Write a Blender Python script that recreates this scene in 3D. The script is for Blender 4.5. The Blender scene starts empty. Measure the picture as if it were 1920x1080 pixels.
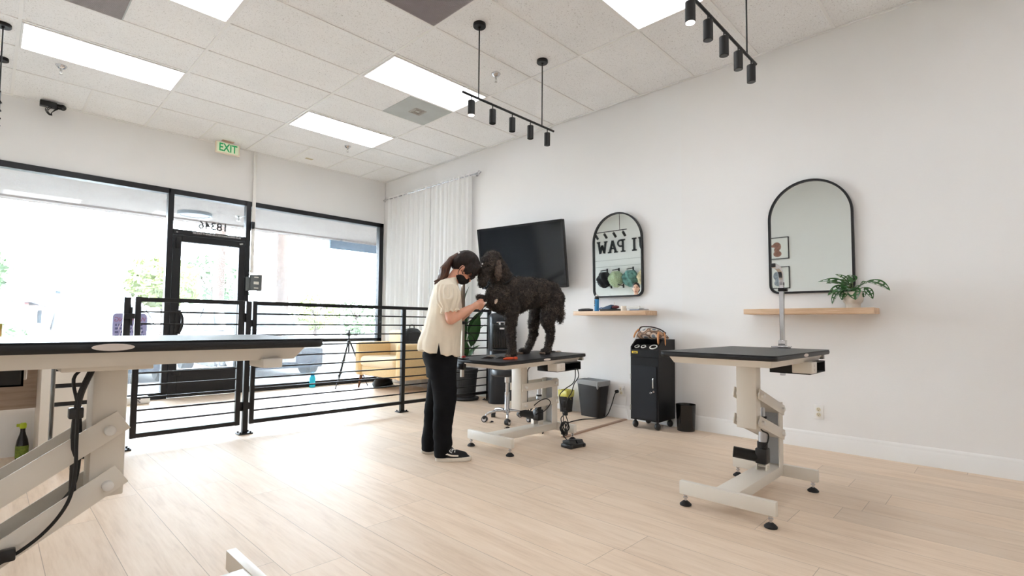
import bpy, bmesh, math, random
from mathutils import Vector, Matrix, noise
SC = bpy.context.scene
COL = SC.collection
R = math.radians
PI = math.pi
rnd = random.Random(7)

# ---------------------------------------------------------------- helpers
def V(*a): return Vector(a)

class MB:
    """collects shapes and links them as ONE mesh object"""
    def __init__(self): self.bm = bmesh.new(); self.mi = 0
    def faces(self, vs, fs):
        bv = [self.bm.verts.new(v) for v in vs]
        for f in fs:
            try:
                fc = self.bm.faces.new([bv[i] for i in f]); fc.material_index = self.mi
            except ValueError: pass
        return bv
    def merge(self, tmp, mat=None):
        if mat is not None: tmp.transform(mat)
        vm = {}
        for v in tmp.verts: vm[v] = self.bm.verts.new(v.co)
        for f in tmp.faces:
            try:
                fc = self.bm.faces.new([vm[v] for v in f.verts]); fc.material_index = self.mi
            except ValueError: pass
        tmp.free()
    def box(self, x0, x1, y0, y1, z0, z1, bevel=0, seg=2, mat=None):
        t = bmesh.new()
        bmesh.ops.create_cube(t, size=1)
        for v in t.verts:
            v.co = Vector(((x0+x1)/2+v.co.x*(x1-x0), (y0+y1)/2+v.co.y*(y1-y0), (z0+z1)/2+v.co.z*(z1-z0)))
        if bevel:
            bmesh.ops.bevel(t, geom=t.edges[:], offset=bevel, segments=seg, affect='EDGES', profile=0.5)
        self.merge(t, mat); return self
    def bar(self, p0, p1, w, h, bevel=0, up=(0,0,1)):
        """rectangular bar from p0 to p1, w across, h along up"""
        p0, p1 = Vector(p0), Vector(p1); d = p1-p0; L = d.length; d.normalize()
        u = Vector(up); s = d.cross(u)
        if s.length < 1e-5: s = d.cross(Vector((1,0,0)))
        s.normalize(); u = s.cross(d)
        M = Matrix((s, d, u)).transposed().to_4x4(); M.translation = (p0+p1)/2
        self.box(-w/2, w/2, -L/2, L/2, -h/2, h/2, bevel, mat=M); return self
    def ring(self, c, d, r, n, ref=None):
        d = Vector(d).normalized()
        a = ref.copy() if ref is not None else (Vector((0,0,1)) if abs(d.z) < .9 else Vector((1,0,0)))
        a = (a-d*a.dot(d)).normalized(); b = d.cross(a)
        return [Vector(c)+a*(r*math.cos(2*PI*i/n))+b*(r*math.sin(2*PI*i/n)) for i in range(n)], a
    def tube(self, pts, r, n=8, closed=False):
        pts = [Vector(p) for p in pts]; m = len(pts); ref = None; rings = []
        for i, p in enumerate(pts):
            if closed: d = pts[(i+1) % m]-pts[i-1]
            else: d = pts[min(i+1, m-1)]-pts[max(i-1, 0)]
            if d.length < 1e-9: d = Vector((0,0,1))
            rr = r[i] if isinstance(r, (list, tuple)) else r
            rg, ref = self.ring(p, d, rr, n, ref); rings.append(rg)
        self.loft(rings, cap=not closed, close=closed); return self
    def cyl(self, p0, p1, r0, r1=None, n=20):
        self.tube([p0, p1], [r0, r0 if r1 is None else r1], n); return self
    def loft(self, rings, cap=True, close=False):
        n = len(rings[0]); vs = [v for r in rings for v in r]; m = len(rings); fs = []
        for i in range(m if close else m-1):
            j = (i+1) % m
            for k in range(n):
                l = (k+1) % n
                fs.append((i*n+k, i*n+l, j*n+l, j*n+k))
        if cap: fs.append(tuple(reversed(range(n)))); fs.append(tuple((m-1)*n+k for k in range(n)))
        self.faces(vs, fs); return self
    def lathe(self, prof, c=(0,0,0), n=28, M=None, cap=True):
        rings = []
        for r, z in prof:
            rg = [Vector((max(r,1e-4)*math.cos(2*PI*i/n), max(r,1e-4)*math.sin(2*PI*i/n), z)) for i in range(n)]
            if M is not None: rg = [M @ v for v in rg]
            rings.append([v+Vector(c) for v in rg])
        self.loft(rings, cap); return self
    def ell(self, c, r, M=None, u=20, v=12):
        t = bmesh.new(); bmesh.ops.create_uvsphere(t, u_segments=u, v_segments=v, radius=1)
        if not isinstance(r, (tuple, list)): r = (r, r, r)
        S = Matrix.Diagonal((*r, 1)); T = Matrix.Translation(Vector(c))
        self.merge(t, T @ ((M.to_4x4() if M is not None else Matrix()) @ S)); return self
    def prism(self, poly, f, bevel=0):
        """poly: 2D outline; f(u, v, k) -> point, k = 0 front, 1 back"""
        n = len(poly)
        vs = [f(u, v, 0) for u, v in poly]+[f(u, v, 1) for u, v in poly]
        t = bmesh.new(); bv = [t.verts.new(v) for v in vs]
        t.faces.new(bv[:n]); t.faces.new(list(reversed(bv[n:])))
        for k in range(n):
            l = (k+1) % n; t.faces.new((bv[l], bv[k], bv[n+k], bv[n+l]))
        bmesh.ops.recalc_face_normals(t, faces=t.faces[:])
        if bevel: bmesh.ops.bevel(t, geom=t.edges[:], offset=bevel, segments=2, affect='EDGES', profile=.5)
        self.merge(t); return self
    def quad(self, a, b, c, d): self.faces([a, b, c, d], [(0,1,2,3)]); return self
    def build(self, name, mat, parent=None, smooth=40, fix=True, keep=False):
        me = bpy.data.meshes.new(name)
        if fix: bmesh.ops.recalc_face_normals(self.bm, faces=self.bm.faces[:])
        self.bm.to_mesh(me); self.bm.free()
        for m in (mat if isinstance(mat, (list, tuple)) else [mat]): me.materials.append(m)
        o = bpy.data.objects.new(name, me); COL.objects.link(o)
        if parent is not None: o.parent = parent
        if smooth:
            for p in me.polygons: p.use_smooth = True
            if smooth < 180: me.set_sharp_from_angle(angle=R(smooth))
        return o

def tag(o, label=None, cat=None, group=None, kind=None):
    if label: o['label'] = label
    if cat: o['category'] = cat
    if group: o['group'] = group
    if kind: o['kind'] = kind
    return o
def thing(name, label, cat, loc=(0,0,0), rz=0, group=None):
    o = bpy.data.objects.new(name, None); COL.objects.link(o); o.empty_display_size = .1
    o.location = loc; o.rotation_euler = (0, 0, rz)
    return tag(o, label, cat, group)
def struct(o): o['kind'] = 'structure'; return o
def dup(root, loc=None, rz=None, label=None):
    r = root.copy(); COL.objects.link(r)
    if loc is not None: r.location = loc
    if rz is not None: r.rotation_euler = (0, 0, rz)
    if label: r['label'] = label
    for ch in list(root.children):
        c = ch.copy(); COL.objects.link(c); c.parent = r
        for g in list(ch.children):
            d = g.copy(); COL.objects.link(d); d.parent = c
    return r
def smoothpath(pts, k=6):
    """Catmull-Rom through pts"""
    P = [Vector(p) for p in pts]; P = [P[0]*2-P[1]]+P+[P[-1]*2-P[-2]]; out = []
    for i in range(1, len(P)-2):
        for j in range(k):
            t = j/k; a, b, c, d = P[i-1], P[i], P[i+1], P[i+2]
            out.append(.5*((2*b)+(c-a)*t+(2*a-5*b+4*c-d)*t*t+(3*b-a-3*c+d)*t**3))
    out.append(P[-2]); return out
def rrect(x0, x1, y0, y1, r, k=5):
    out = []
    for cx, cy, a0 in ((x1-r,y1-r,0),(x0+r,y1-r,90),(x0+r,y0+r,180),(x1-r,y0+r,270)):
        for i in range(k+1):
            a = R(a0+90*i/k); out.append((cx+r*math.cos(a), cy+r*math.sin(a)))
    return out

# ---------------------------------------------------------------- materials
def lin(c):
    c = c/255
    return c/12.92 if c <= .04045 else ((c+.055)/1.055)**2.4
def rgb(r, g, b): return (lin(r), lin(g), lin(b), 1)
class NT:
    def __init__(self, m): self.m = m; self.t = m.node_tree; self.N = m.node_tree.nodes; self.L = m.node_tree.links
    def n(self, ty, **kw):
        x = self.N.new(ty)
        for k, v in kw.items(): setattr(x, k, v)
        return x
    def l(self, a, b): self.L.new(a, b)
    def math(self, op, a, b=None):
        x = self.n('ShaderNodeMath', operation=op)
        for i, v in enumerate((a, b)):
            if v is None: continue
            if isinstance(v, (int, float)): x.inputs[i].default_value = v
            else: self.l(v, x.inputs[i])
        return x.outputs[0]
    def mix(self, f, a, b, ty='MIX'):
        x = self.n('ShaderNodeMix', data_type='RGBA', blend_type=ty)
        for i, v in ((0, f), (6, a), (7, b)):
            if isinstance(v, (int, float)): x.inputs[i].default_value = v
            elif isinstance(v, tuple): x.inputs[i].default_value = v
            else: self.l(v, x.inputs[i])
        return x.outputs[2]
    def noise(self, vec, scale, detail=3, rough=.5, dist=0):
        x = self.n('ShaderNodeTexNoise'); x.inputs['Scale'].default_value = scale; x.inputs['Detail'].default_value = detail
        x.inputs['Roughness'].default_value = rough; x.inputs['Distortion'].default_value = dist
        if vec is not None: self.l(vec, x.inputs['Vector'])
        return x.outputs['Fac']
    def ramp(self, f, *stops):
        x = self.n('ShaderNodeValToRGB'); e = x.color_ramp.elements
        while len(e) < len(stops): e.new(.5)
        for i, (p, c) in enumerate(stops): e[i].position = p; e[i].color = c if isinstance(c, tuple) else (c, c, c, 1)
        self.l(f, x.inputs[0]); return x.outputs[0]
    def obj(self, scale=None, rot=None):
        c = self.n('ShaderNodeTexCoord').outputs['Object']
        if scale is None and rot is None: return c
        m = self.n('ShaderNodeMapping'); self.l(c, m.inputs[0])
        if scale: m.inputs['Scale'].default_value = scale
        if rot: m.inputs['Rotation'].default_value = rot
        return m.outputs[0]
    def bump(self, h, strength, dist=.01):
        x = self.n('ShaderNodeBump'); x.inputs['Strength'].default_value = strength; x.inputs['Distance'].default_value = dist
        self.l(h, x.inputs['Height']); self.l(x.outputs[0], self.P.inputs['Normal'])
    @property
    def P(self): return self.N['Principled BSDF']
MATS = {}
def M(name, col, rough=.5, metal=0, var=None, bump=None, emit=None, spec=None, sheen=0, coat=0, sub=0):
    m = bpy.data.materials.new(name); m.use_nodes = True; t = NT(m); p = t.P
    c = rgb(*col); p.inputs['Base Color'].default_value = c
    p.inputs['Roughness'].default_value = rough; p.inputs['Metallic'].default_value = metal
    if spec is not None: p.inputs['Specular IOR Level'].default_value = spec
    if sheen: p.inputs['Sheen Weight'].default_value = sheen
    if coat: p.inputs['Coat Weight'].default_value = coat
    if sub: p.inputs['Subsurface Weight'].default_value = sub; p.inputs['Subsurface Radius'].default_value = (.02,.008,.004)
    if var:
        f = t.noise(t.obj(), var[0], 4)
        k = var[1]
        a = tuple(min(1, x*(1-k)) for x in c[:3])+(1,); b = tuple(min(1, x*(1+k)) for x in c[:3])+(1,)
        t.l(t.ramp(f, (.3, a), (.7, b)), p.inputs['Base Color'])
    if bump: t.bump(t.noise(t.obj(), bump[0], 4), bump[1], bump[2] if len(bump) > 2 else .005)
    if emit: p.inputs['Emission Color'].default_value = rgb(*emit[0]); p.inputs['Emission Strength'].default_value = emit[1]
    MATS[name] = m; return m

white_wall = M('wall paint', (241,240,239), .75, bump=(90, .12, .004), var=(1.2, .012))
white_trim = M('trim paint', (243,242,240), .45)
frame_black = M('black anodised frame', (26,27,30), .38, .3, bump=(40,.05))
black_metal = M('black powder coat', (20,20,22), .42, .2, bump=(200,.06,.002))
black_matte = M('matte black', (15,15,16), .55, bump=(150,.1,.002))
black_plastic = M('black plastic', (22,22,24), .38)
black_gloss = M('gloss black', (14,14,15), .15)
rubber = M('black rubber', (25,25,27), .7, bump=(300,.15,.002))
chrome = M('chrome', (205,205,208), .12, 1, var=(6,.05))
steel = M('brushed steel', (190,188,184), .28, 1, bump=(60,.05))
alu = M('aluminium tube', (198,200,205), .32, .9)
cream_metal = M('cream white powder coat', (231,224,213), .38, bump=(220,.04,.002))
white_plastic = M('white plastic', (238,236,232), .35)
paper_white = M('white paper', (240,239,236), .8)
mirror_mat = M('mirror glass', (228,234,231), .015, 1)
oak = M('oak veneer', (219,184,150), .5)
def wood(m, a, b, axis, s=1):
    t = NT(m); sc = [14*s,14*s,14*s]; sc[axis] = 1.1*s
    f = t.noise(t.obj(tuple(sc)), 2.2, 5, .6, .6); g = t.noise(t.obj(tuple(x*5 for x in sc)), 2, 3)
    c = t.ramp(t.math('ADD', t.math('MULTIPLY', f, .7), t.math('MULTIPLY', g, .3)), (.33, rgb(*a)), (.66, rgb(*b)))
    t.l(c, t.P.inputs['Base Color']); t.bump(g, .05, .002)
wood(oak, (203,166,130), (229,199,168), 1)
desk_wood = M('taupe wood laminate', (150,130,112), .5); wood(desk_wood, (140,119,101), (168,147,128), 0)
walnut = M('walnut leg', (96,58,38), .4); wood(walnut, (80,46,29), (112,70,46), 2)

def floor_mat():
    m = M('oak plank floor', (220,190,160), .36, spec=.5); t = NT(m)
    sep = t.n('ShaderNodeSeparateXYZ'); t.l(t.obj(), sep.inputs[0]); X, Y = sep.outputs[0], sep.outputs[1]
    pw, pl = .2285, 1.52
    u = t.math('DIVIDE', t.math('SUBTRACT', X, .431), pw); row = t.math('FLOOR', u); fu = t.math('FRACT', u)
    wn = t.n('ShaderNodeTexWhiteNoise', noise_dimensions='1D'); t.l(row, wn.inputs['W'])
    v = t.math('ADD', t.math('DIVIDE', Y, pl), t.math('ADD', wn.outputs['Value'], t.math('MULTIPLY', row, .37)))
    cidx = t.math('FLOOR', v); fv = t.math('FRACT', v)
    def edge(f, size): return t.math('MULTIPLY', t.math('MINIMUM', f, t.math('SUBTRACT', 1, f)), size)
    d = t.math('MINIMUM', edge(fu, pw), edge(fv, pl))
    seam = t.math('LESS_THAN', d, .0013)
    wn2 = t.n('ShaderNodeTexWhiteNoise', noise_dimensions='2D'); cb = t.n('ShaderNodeCombineXYZ'); t.l(row, cb.inputs[0]); t.l(cidx, cb.inputs[1]); t.l(cb.outputs[0], wn2.inputs['Vector'])
    cs = t.n('ShaderNodeCombineXYZ'); t.l(t.math('MULTIPLY', X, 16), cs.inputs[0]); t.l(t.math('MULTIPLY', Y, 1.6), cs.inputs[1]); t.l(t.math('MULTIPLY', wn2.outputs['Value'], 50), cs.inputs[2])
    g1 = t.noise(cs.outputs[0], 1.0, 6, .62, .9)
    cs2 = t.n('ShaderNodeCombineXYZ'); t.l(t.math('MULTIPLY', X, 90), cs2.inputs[0]); t.l(t.math('MULTIPLY', Y, 5), cs2.inputs[1]); t.l(t.math('MULTIPLY', wn2.outputs['Value'], 50), cs2.inputs[2])
    g2 = t.noise(cs2.outputs[0], 1.0, 3, .6)
    grain = t.math('ADD', t.math('MULTIPLY', g1, .62), t.math('MULTIPLY', g2, .38))
    c = t.ramp(grain, (.3, rgb(210,185,160)), (.5, rgb(227,205,182)), (.7, rgb(236,217,197)))
    tone = t.ramp(wn2.outputs['Value'], (0, (.93,.93,.93,1)), (1, (1.04,1.03,1.02,1)))
    c = t.mix(1.0, c, tone, 'MULTIPLY')
    c = t.mix(t.math('MULTIPLY', seam, .55), c, rgb(120,98,80))
    t.l(c, t.P.inputs['Base Color'])
    t.l(t.ramp(g2, (.3, .46), (.7, .56)), t.P.inputs['Roughness'])
    t.bump(t.math('SUBTRACT', t.math('MULTIPLY', g2, .15), seam), .25, .0015)
    return m
floor_oak = floor_mat()
def tile_mat():
    m = M('acoustic ceiling tile', (232,229,225), .9); t = NT(m)
    a = t.noise(t.obj((1,1,1)), 95, 5, .75, .8); b = t.noise(t.obj((1,1,1)), 2.5, 2)
    pit = t.ramp(a, (.36, 0), (.43, 1))
    c = t.mix(pit, rgb(188,185,183), t.ramp(b, (.3, rgb(245,245,245)), (.7, rgb(250,250,250))))
    t.l(c, t.P.inputs['Base Color']); t.bump(pit, .25, .003); return m
tile = tile_mat()
def glass_mat(name, glare, tint=(1,1,1,1)):
    m = bpy.data.materials.new(name); m.use_nodes = True; t = NT(m); t.N.remove(t.P)
    out = t.N['Material Output']
    tr = t.n('ShaderNodeBsdfTransparent'); tr.inputs[0].default_value = tint
    gl = t.n('ShaderNodeBsdfGlossy'); gl.inputs['Roughness'].default_value = .01
    fr = t.n('ShaderNodeFresnel'); fr.inputs[0].default_value = 1.45
    mx = t.n('ShaderNodeMixShader'); t.l(fr.outputs[0], mx.inputs[0]); t.l(tr.outputs[0], mx.inputs[1]); t.l(gl.outputs[0], mx.inputs[2])
    tl = t.n('ShaderNodeBsdfTranslucent'); tl.inputs[0].default_value = (.95,.97,1,1)
    m2 = t.n('ShaderNodeMixShader')
    t.l(t.ramp(t.noise(t.obj(), 1.3, 5, .6), (.3, glare*.8), (.7, glare*1.2)), m2.inputs[0])  # veiling glare put into the glass as a pale translucent haze
    t.l(mx.outputs[0], m2.inputs[1]); t.l(tl.outputs[0], m2.inputs[2]); t.l(m2.outputs[0], out.inputs[0])
    return m
window_glass = glass_mat('glare hazed window glass', .034)
clear_glass = glass_mat('clear glass', .0)
def emit_mat(name, col, s):
    m = bpy.data.materials.new(name); m.use_nodes = True; t = NT(m); t.N.remove(t.P)
    e = t.n('ShaderNodeEmission'); e.inputs[0].default_value = col; e.inputs[1].default_value = s
    t.l(e.outputs[0], t.N['Material Output'].inputs[0]); return m
FIX = emit_mat('fluorescent diffuser', (.96,.98,1.01,1), 5.1)
spot_on = emit_mat('lit spot lens', (1,.86,.72,1), 14)

# ---------------------------------------------------------------- room
W, F, CE, LW, BK = 4.856, 7.887, 3.518, -1.2, -3.2
JY = 2.323
m = MB(); m.box(LW-.1, W+.1, BK-.1, F+.12, -.12, 0); struct(m.build('floor', floor_oak, smooth=0))
m = MB(); m.box(LW-.1, W+.1, BK-.1, F+.3, CE, CE+.08); struct(m.build('ceiling', tile, smooth=0))
m = MB(); m.box(W+.008, W+.14, JY, F+.2, 0, CE); m.mi = 1; m.box(W, W+.14, BK, JY, 0, CE); struct(m.build('wall_right', [white_wall, M('warm white wall paint', (241,239,237), .75, bump=(90,.12,.004), var=(1.2,.012))], smooth=0))
m = MB(); m.box(LW-.12, LW, BK, F+.2, 0, CE); struct(m.build('wall_left', white_wall, smooth=0))
m = MB(); m.box(LW-.12, W+.12, BK-.12, BK, 0, CE); struct(m.build('wall_back', white_wall, smooth=0))
m = MB(); m.box(LW, W, F, F+.2, 2.765, CE); m.box(4.83, W+.006, F, F+.2, 0, 2.765); struct(m.build('wall_front', white_wall, smooth=0))
def baseboard(name, f):
    prof = [(0,0),(.016,0),(.016,.098),(.013,.104),(.011,.118),(.011,.124),(.007,.134),(0,.14)]
    m = MB(); m.prism(prof, f); struct(m.build(name, white_trim, smooth=30))
baseboard('baseboard_right', lambda u, v, k: Vector((W-u, BK if k else F, v)))
baseboard('baseboard_left', lambda u, v, k: Vector((LW+u, F if k else BK, v)))
# ceiling grid
r0, c0, a2, a4 = 4.616, 1.309, .6096, 1.2192
rows = [r0+a2*k for k in range(-13, 5) if r0+a2*k > BK]
cols = [c0+a4*k for k in range(-2, 3) if LW < c0+a4*k < W]
m = MB()
for y in rows: m.box(LW, W, y-.011, y+.011, CE-.007, CE+.001)
for x in cols: m.box(x-.012, x+.012, BK, F, CE-.0085, CE+.001)
for x in cols: 
    if x+a2 < W: m.box(x+a2-.011, x+a2+.011, rows[-1], F, CE-.007, CE+.001)
for x, s in ((W, -1), (LW, 1)): m.box(min(x, x+s*.02), max(x, x+s*.02), BK, F, CE-.012, CE-.001)
m.box(LW, W, F-.02, F, CE-.012, CE-.001)
struct(m.build('trim_1', white_trim, smooth=0))

# storefront
ya, yb = F-.025, F+.085
pane_y = F+.03
def frame(name, boxes, panes, extra=None):
    m = MB()
    for b in boxes: m.box(b[0], b[1], b[4] if len(b) > 4 else ya, b[5] if len(b) > 5 else yb, b[2], b[3], .004, 1)
    o = struct(m.build(name, frame_black, smooth=30))
    for (x0, x1, z0, z1) in panes:
        g = MB(); g.box(x0, x1, pane_y, pane_y+.008, z0, z1); g.build('pane', window_glass, o, smooth=0)
    return o
frame('window_1', [(LW, 1.625, 2.695, 2.765), (LW, 1.625, 0, .085), (1.60, 1.665, 0, 2.765), (LW, LW+.05, 0, 2.765)], [(LW+.05, 1.60, .085, 2.695)])
frame('window_3', [(1.665, 2.56, 2.695, 2.765), (1.665, 2.56, 2.165, 2.235), (2.56, 2.625, 0, 2.765)], [(1.665, 2.56, 2.235, 2.695)])
w2 = frame('window_2', [(2.625, 4.83, 2.695, 2.765), (2.625, 4.83, 0, .085), (4.75, 4.83, 0, 2.765), (2.625, 4.83, .70, .752)], [(2.625, 4.75, .752, 2.695), (2.625, 4.75, .085, .70)])
door = frame('door_1', [(1.668, 1.765, .01, 2.16, F-.03, F+.06), (2.475, 2.556, .01, 2.16, F-.03, F+.06), (1.765, 2.475, 2.075, 2.16, F-.03, F+.06), (1.765, 2.475, .01, .375, F-.03, F+.06)], [(1.765, 2.475, .375, 2.075)])
m = MB()
m.tube(smoothpath([(1.745,F-.03,.86),(1.765,F-.085,.87),(1.79,F-.10,.95),(1.79,F-.10,1.06),(1.765,F-.085,1.13),(1.745,F-.03,1.14)]), .016, 8); m.box(1.72,1.79,F-.05,F-.028,.84,1.16,.01)
m.build('door_handle', black_metal, door)
m = MB(); m.box(1.72, 1.80, F-.07, F-.03, .30, .36, .006); m.box(1.70,1.76,F-.05,F-.03,1.98,2.12,.004); m.build('hinge', black_metal, door)
def text(name, s, size, mat, loc, rot, parent=None, ext=.001, align='CENTER', sx=1.0, off=0):
    cu = bpy.data.curves.new(name, 'FONT'); cu.body = s; cu.size = size; cu.extrude = ext; cu.align_x = align; cu.align_y = 'CENTER'; cu.offset = off
    cu.materials.append(mat); o = bpy.data.objects.new(name, cu); 
    # bake to a mesh
    COL.objects.link(o); dg = bpy.context.evaluated_depsgraph_get(); me = bpy.data.meshes.new_from_object(o.evaluated_get(dg))
    bpy.data.objects.remove(o); me.name = name
    o = bpy.data.objects.new(name, me); COL.objects.link(o)
    me.transform(Matrix.Translation(Vector(loc)) @ rot.to_4x4() @ Matrix.Diagonal((sx,1,1,1)))
    if parent: o.parent = parent
    return o
def facing(right, up):  # text basis: right, up given as vectors
    r, u = Vector(right), Vector(up); return Matrix((r, u, r.cross(u))).transposed()
TO_ROOM = facing((1,0,0), (0,0,1))       # read from inside, on the storefront
TO_STREET = facing((-1,0,0), (0,0,1))    # read from the street (mirrored from inside)
white_ink = M('white vinyl', (235,235,235), .5)
dark_ink = M('dark vinyl', (30,32,40), .5)
text('lettering', 'THIS DOOR TO REMAIN UNLOCKED DURING BUSINESS HOURS', .034, white_ink, (2.19, F-.027, 2.207), TO_ROOM, bpy.data.objects['window_3'], sx=.62)
text('house_number', '18346', .15, dark_ink, (2.155, F+.042, 2.335), TO_STREET, bpy.data.objects['window_3'], off=.002)
m = MB(); m.bar((2.478, F-.035, 2.12), (2.52, F-.035, 2.13), .012, .02); m.box(1.70,1.72,F-.03,F-.02,2.19,2.2); m.build('latch', steel, door)

# ---------------------------------------------------------------- ceiling fixtures
def troffer(c, r, label, half=False):
    x0, x1, y0, y1 = c0+a4*c, c0+a4*(c+1), r0+a2*r, r0+a2*(r+1)
    if x1 > W: x1 = W-.02
    t = thing('ceiling_light', label, 'ceiling light', ((x0+x1)/2, (y0+y1)/2, CE))
    hx, hy = (x1-x0)/2-.014, (y1-y0)/2-.014
    m = MB()
    for a, b, c_, d in ((-hx,hx,-hy,-hy+.014),(-hx,hx,hy-.014,hy),(-hx,-hx+.014,-hy+.014,hy-.014),(hx-.014,hx,-hy+.014,hy-.014)): m.box(a,b,c_,d,-.014,-.001)
    m.build('light_frame', white_trim, t, 0)
    m = MB(); m.box(-hx+.014, hx-.014, -hy+.014, hy-.014, -.010, -.002); m.build('diffuser', FIX, t, 0)
    t['group'] = 'fluorescent ceiling panels'
troffer(-1, 2, 'long fluorescent ceiling panel at upper left, near the black camera')
troffer(-1, -1, 'fluorescent ceiling panel cut by the top edge, beside the left return vent')
troffer(1, -1, 'fluorescent ceiling panel beside the square grey vent, behind the hanging track light')
troffer(1, 2, 'fluorescent ceiling panel nearest the storefront, beside a sprinkler head')
troffer(1, -5, 'fluorescent ceiling panel above the nearest track light at the top edge')
for c, r in ((-1,-5),(-1,-9),(1,-9)): troffer(c, r, 'added unseen fluorescent panel lighting the room from above and behind the camera')  # extra panels out of view, added to light the room
def vent(name, label, x0, y0, mat, mat2, slats):
    t = thing(name, label, 'vent', (x0+a2/2, y0+a2/2, CE)); h = a2/2-.013
    m = MB(); m.box(-h, h, -h, h, -.006, -.001); m.build('vent_plate', mat, t, 0)
    if slats:
        m = MB()
        for i in range(46): y = -h+.012+i*(2*h-.024)/45; m.box(-h+.01, h-.01, y-.002, y+.002, -.010, -.006)
        m.build('grille', mat2, t, 0)
    else:
        m = MB()
        for k in range(3):
            a = .075-.02*k
            for s in (-1, 1): m.box(-a, a, s*a-.004, s*a+.004, -.009-.002*k, -.006); m.box(s*a-.004, s*a+.004, -a, a, -.009-.002*k, -.006)
        m.build('diffuser_vane', mat2, t, 0)
grey_vent = M('grey vent metal', (176,170,170), .6, var=(20,.06)); dark_vent = M('dark grille', (160,153,155), .7)
soft_vent = M('pale vent metal', (182,186,184), .6, var=(4,.08)); tan_vent = M('dusty vane', (172,164,156), .7)
vent('return_vent', 'dark grey return air grille at the top edge of the ceiling', c0+a2, r0-3*a2, grey_vent, dark_vent, True)
vent('return_vent', 'pale grey return air grille in the upper left ceiling', c0-a4, r0, soft_vent, grey_vent, True)
vent('air_diffuser', 'square grey air diffuser between two ceiling light panels', c0+a4+a2, r0, soft_vent, tan_vent, False)
def sprinkler(x, y, label):
    t = thing('sprinkler_head', label, 'sprinkler', (x, y, CE), group='ceiling sprinkler heads')
    m = MB(); m.lathe([(.046,0),(.045,-.006),(.034,-.022),(.022,-.032),(.016,-.034)]); m.build('escutcheon', chrome, t)
    m = MB(); m.cyl((0,0,-.032),(0,0,-.055),.009); m.tube([(-.009,0,-.055),(-.012,0,-.07),(0,0,-.084)],.003,6); m.tube([(.009,0,-.055),(.012,0,-.07),(0,0,-.084)],.003,6); m.lathe([(.014,-.084),(.014,-.087)]); m.build('nozzle', steel, t)
sprinkler(.408, 6.61, 'chrome sprinkler head below the long panel at upper left')
sprinkler(3.447, 3.593, 'chrome sprinkler head behind the hanging five-spot track light')
sprinkler(3.468, 6.641, 'small chrome sprinkler head nearest the storefront corner')
lens_off = M('spot lens', (30,30,30), .2)
def track(loc, axis, lit, label, aim=0.0, group='hanging track lights', rodz=CE):
    t = thing('track_light', label, 'track light', loc, 0 if axis == 'x' else PI/2)
    z = loc[2]; up = CE-z
    for s in (-.402, .402):
        m = MB(); m.lathe([(.052,up-.001),(.053,up-.012),(.053,up-.026),(.049,up-.031),(.012,up-.031),(.011,up-.042)], (s,0,0)); m.build('ceiling_canopy', black_metal, t)
        m = MB(); m.cyl((s,0,.006),(s,0,up-.03),.0055,n=10); m.build('rod', black_metal, t)
    m = MB(); m.cyl((-.575,0,0),(.575,0,0),.010,n=12); m.build('track_bar', black_metal, t)
    for k in range(5):
        x = -.48+.24*k; d = Vector((0, math.sin(aim), -math.cos(aim)))
        p = Vector((x,0,-.045))
        m = MB(); m.cyl((x,0,-.006),(x,0,-.052),.0045,n=8); m.cyl(p, p+d*.118, .0285, n=24); o = m.build('spot_lamp', black_matte, t)
        g = MB(); q = p+d*.1185; g.cyl(q, q+d*.0015, .025, n=24); g.build('spot_lens', spot_on if k in lit else lens_off, o)
track((3.165, 3.085, 2.88), 'x', (0,), 'black five-spot track light hanging over the dog and groomer')
track((3.165, 1.225, 2.88), 'x', (0,), 'black five-spot track light hanging at top right, over the empty table')
track((-.005, 6.43, 2.88), 'y', (), 'black track light at the far left edge, aimed at the lettered wall', aim=R(48))
# ---------------------------------------------------------------- outside
GZ = -.12
stucco = M('stucco soffit', (158,146,137), .9, bump=(160,.5,.01), var=(2.2,.04))
concrete = M('sidewalk concrete', (112,110,106), .9, var=(3,.05), bump=(60,.1))
asphalt = M('parking asphalt', (72,70,68), .9, var=(2,.06), bump=(150,.3))
lawn_mat = M('lawn', (84,108,50), .95, var=(3,.2))
m = MB(); m.box(-14, 40, F+.2, 10.2, -.3, -.01); struct(m.build('sidewalk_outside', concrete, smooth=0))
m = MB(); m.box(-90, 120, 10.2, 160, -.4, GZ); struct(m.build('ground_outside', asphalt, smooth=0))
m = MB(); m.box(-14, 40, F+.2, 10.5, 2.83, 2.95); m.box(-14, 40, 10.35, 10.6, 2.80, 4.4); struct(m.build('ceiling_outside', stucco, smooth=0))
m = MB(); m.box(-14, LW-.12, F, F+.2, -.1, 4.4); m.box(W+.15, 40, F, F+.2, -.1, 4.4); m.box(LW-.12, W+.15, F+.01, F+.2, CE+.08, 4.4); struct(m.build('wall_outside', stucco, smooth=0))
m = MB(); m.box(-40, 3.6, 27, 34, GZ-.1, GZ+.06); tag(struct(m.build('lawn_outside', lawn_mat, smooth=0)))
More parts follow.
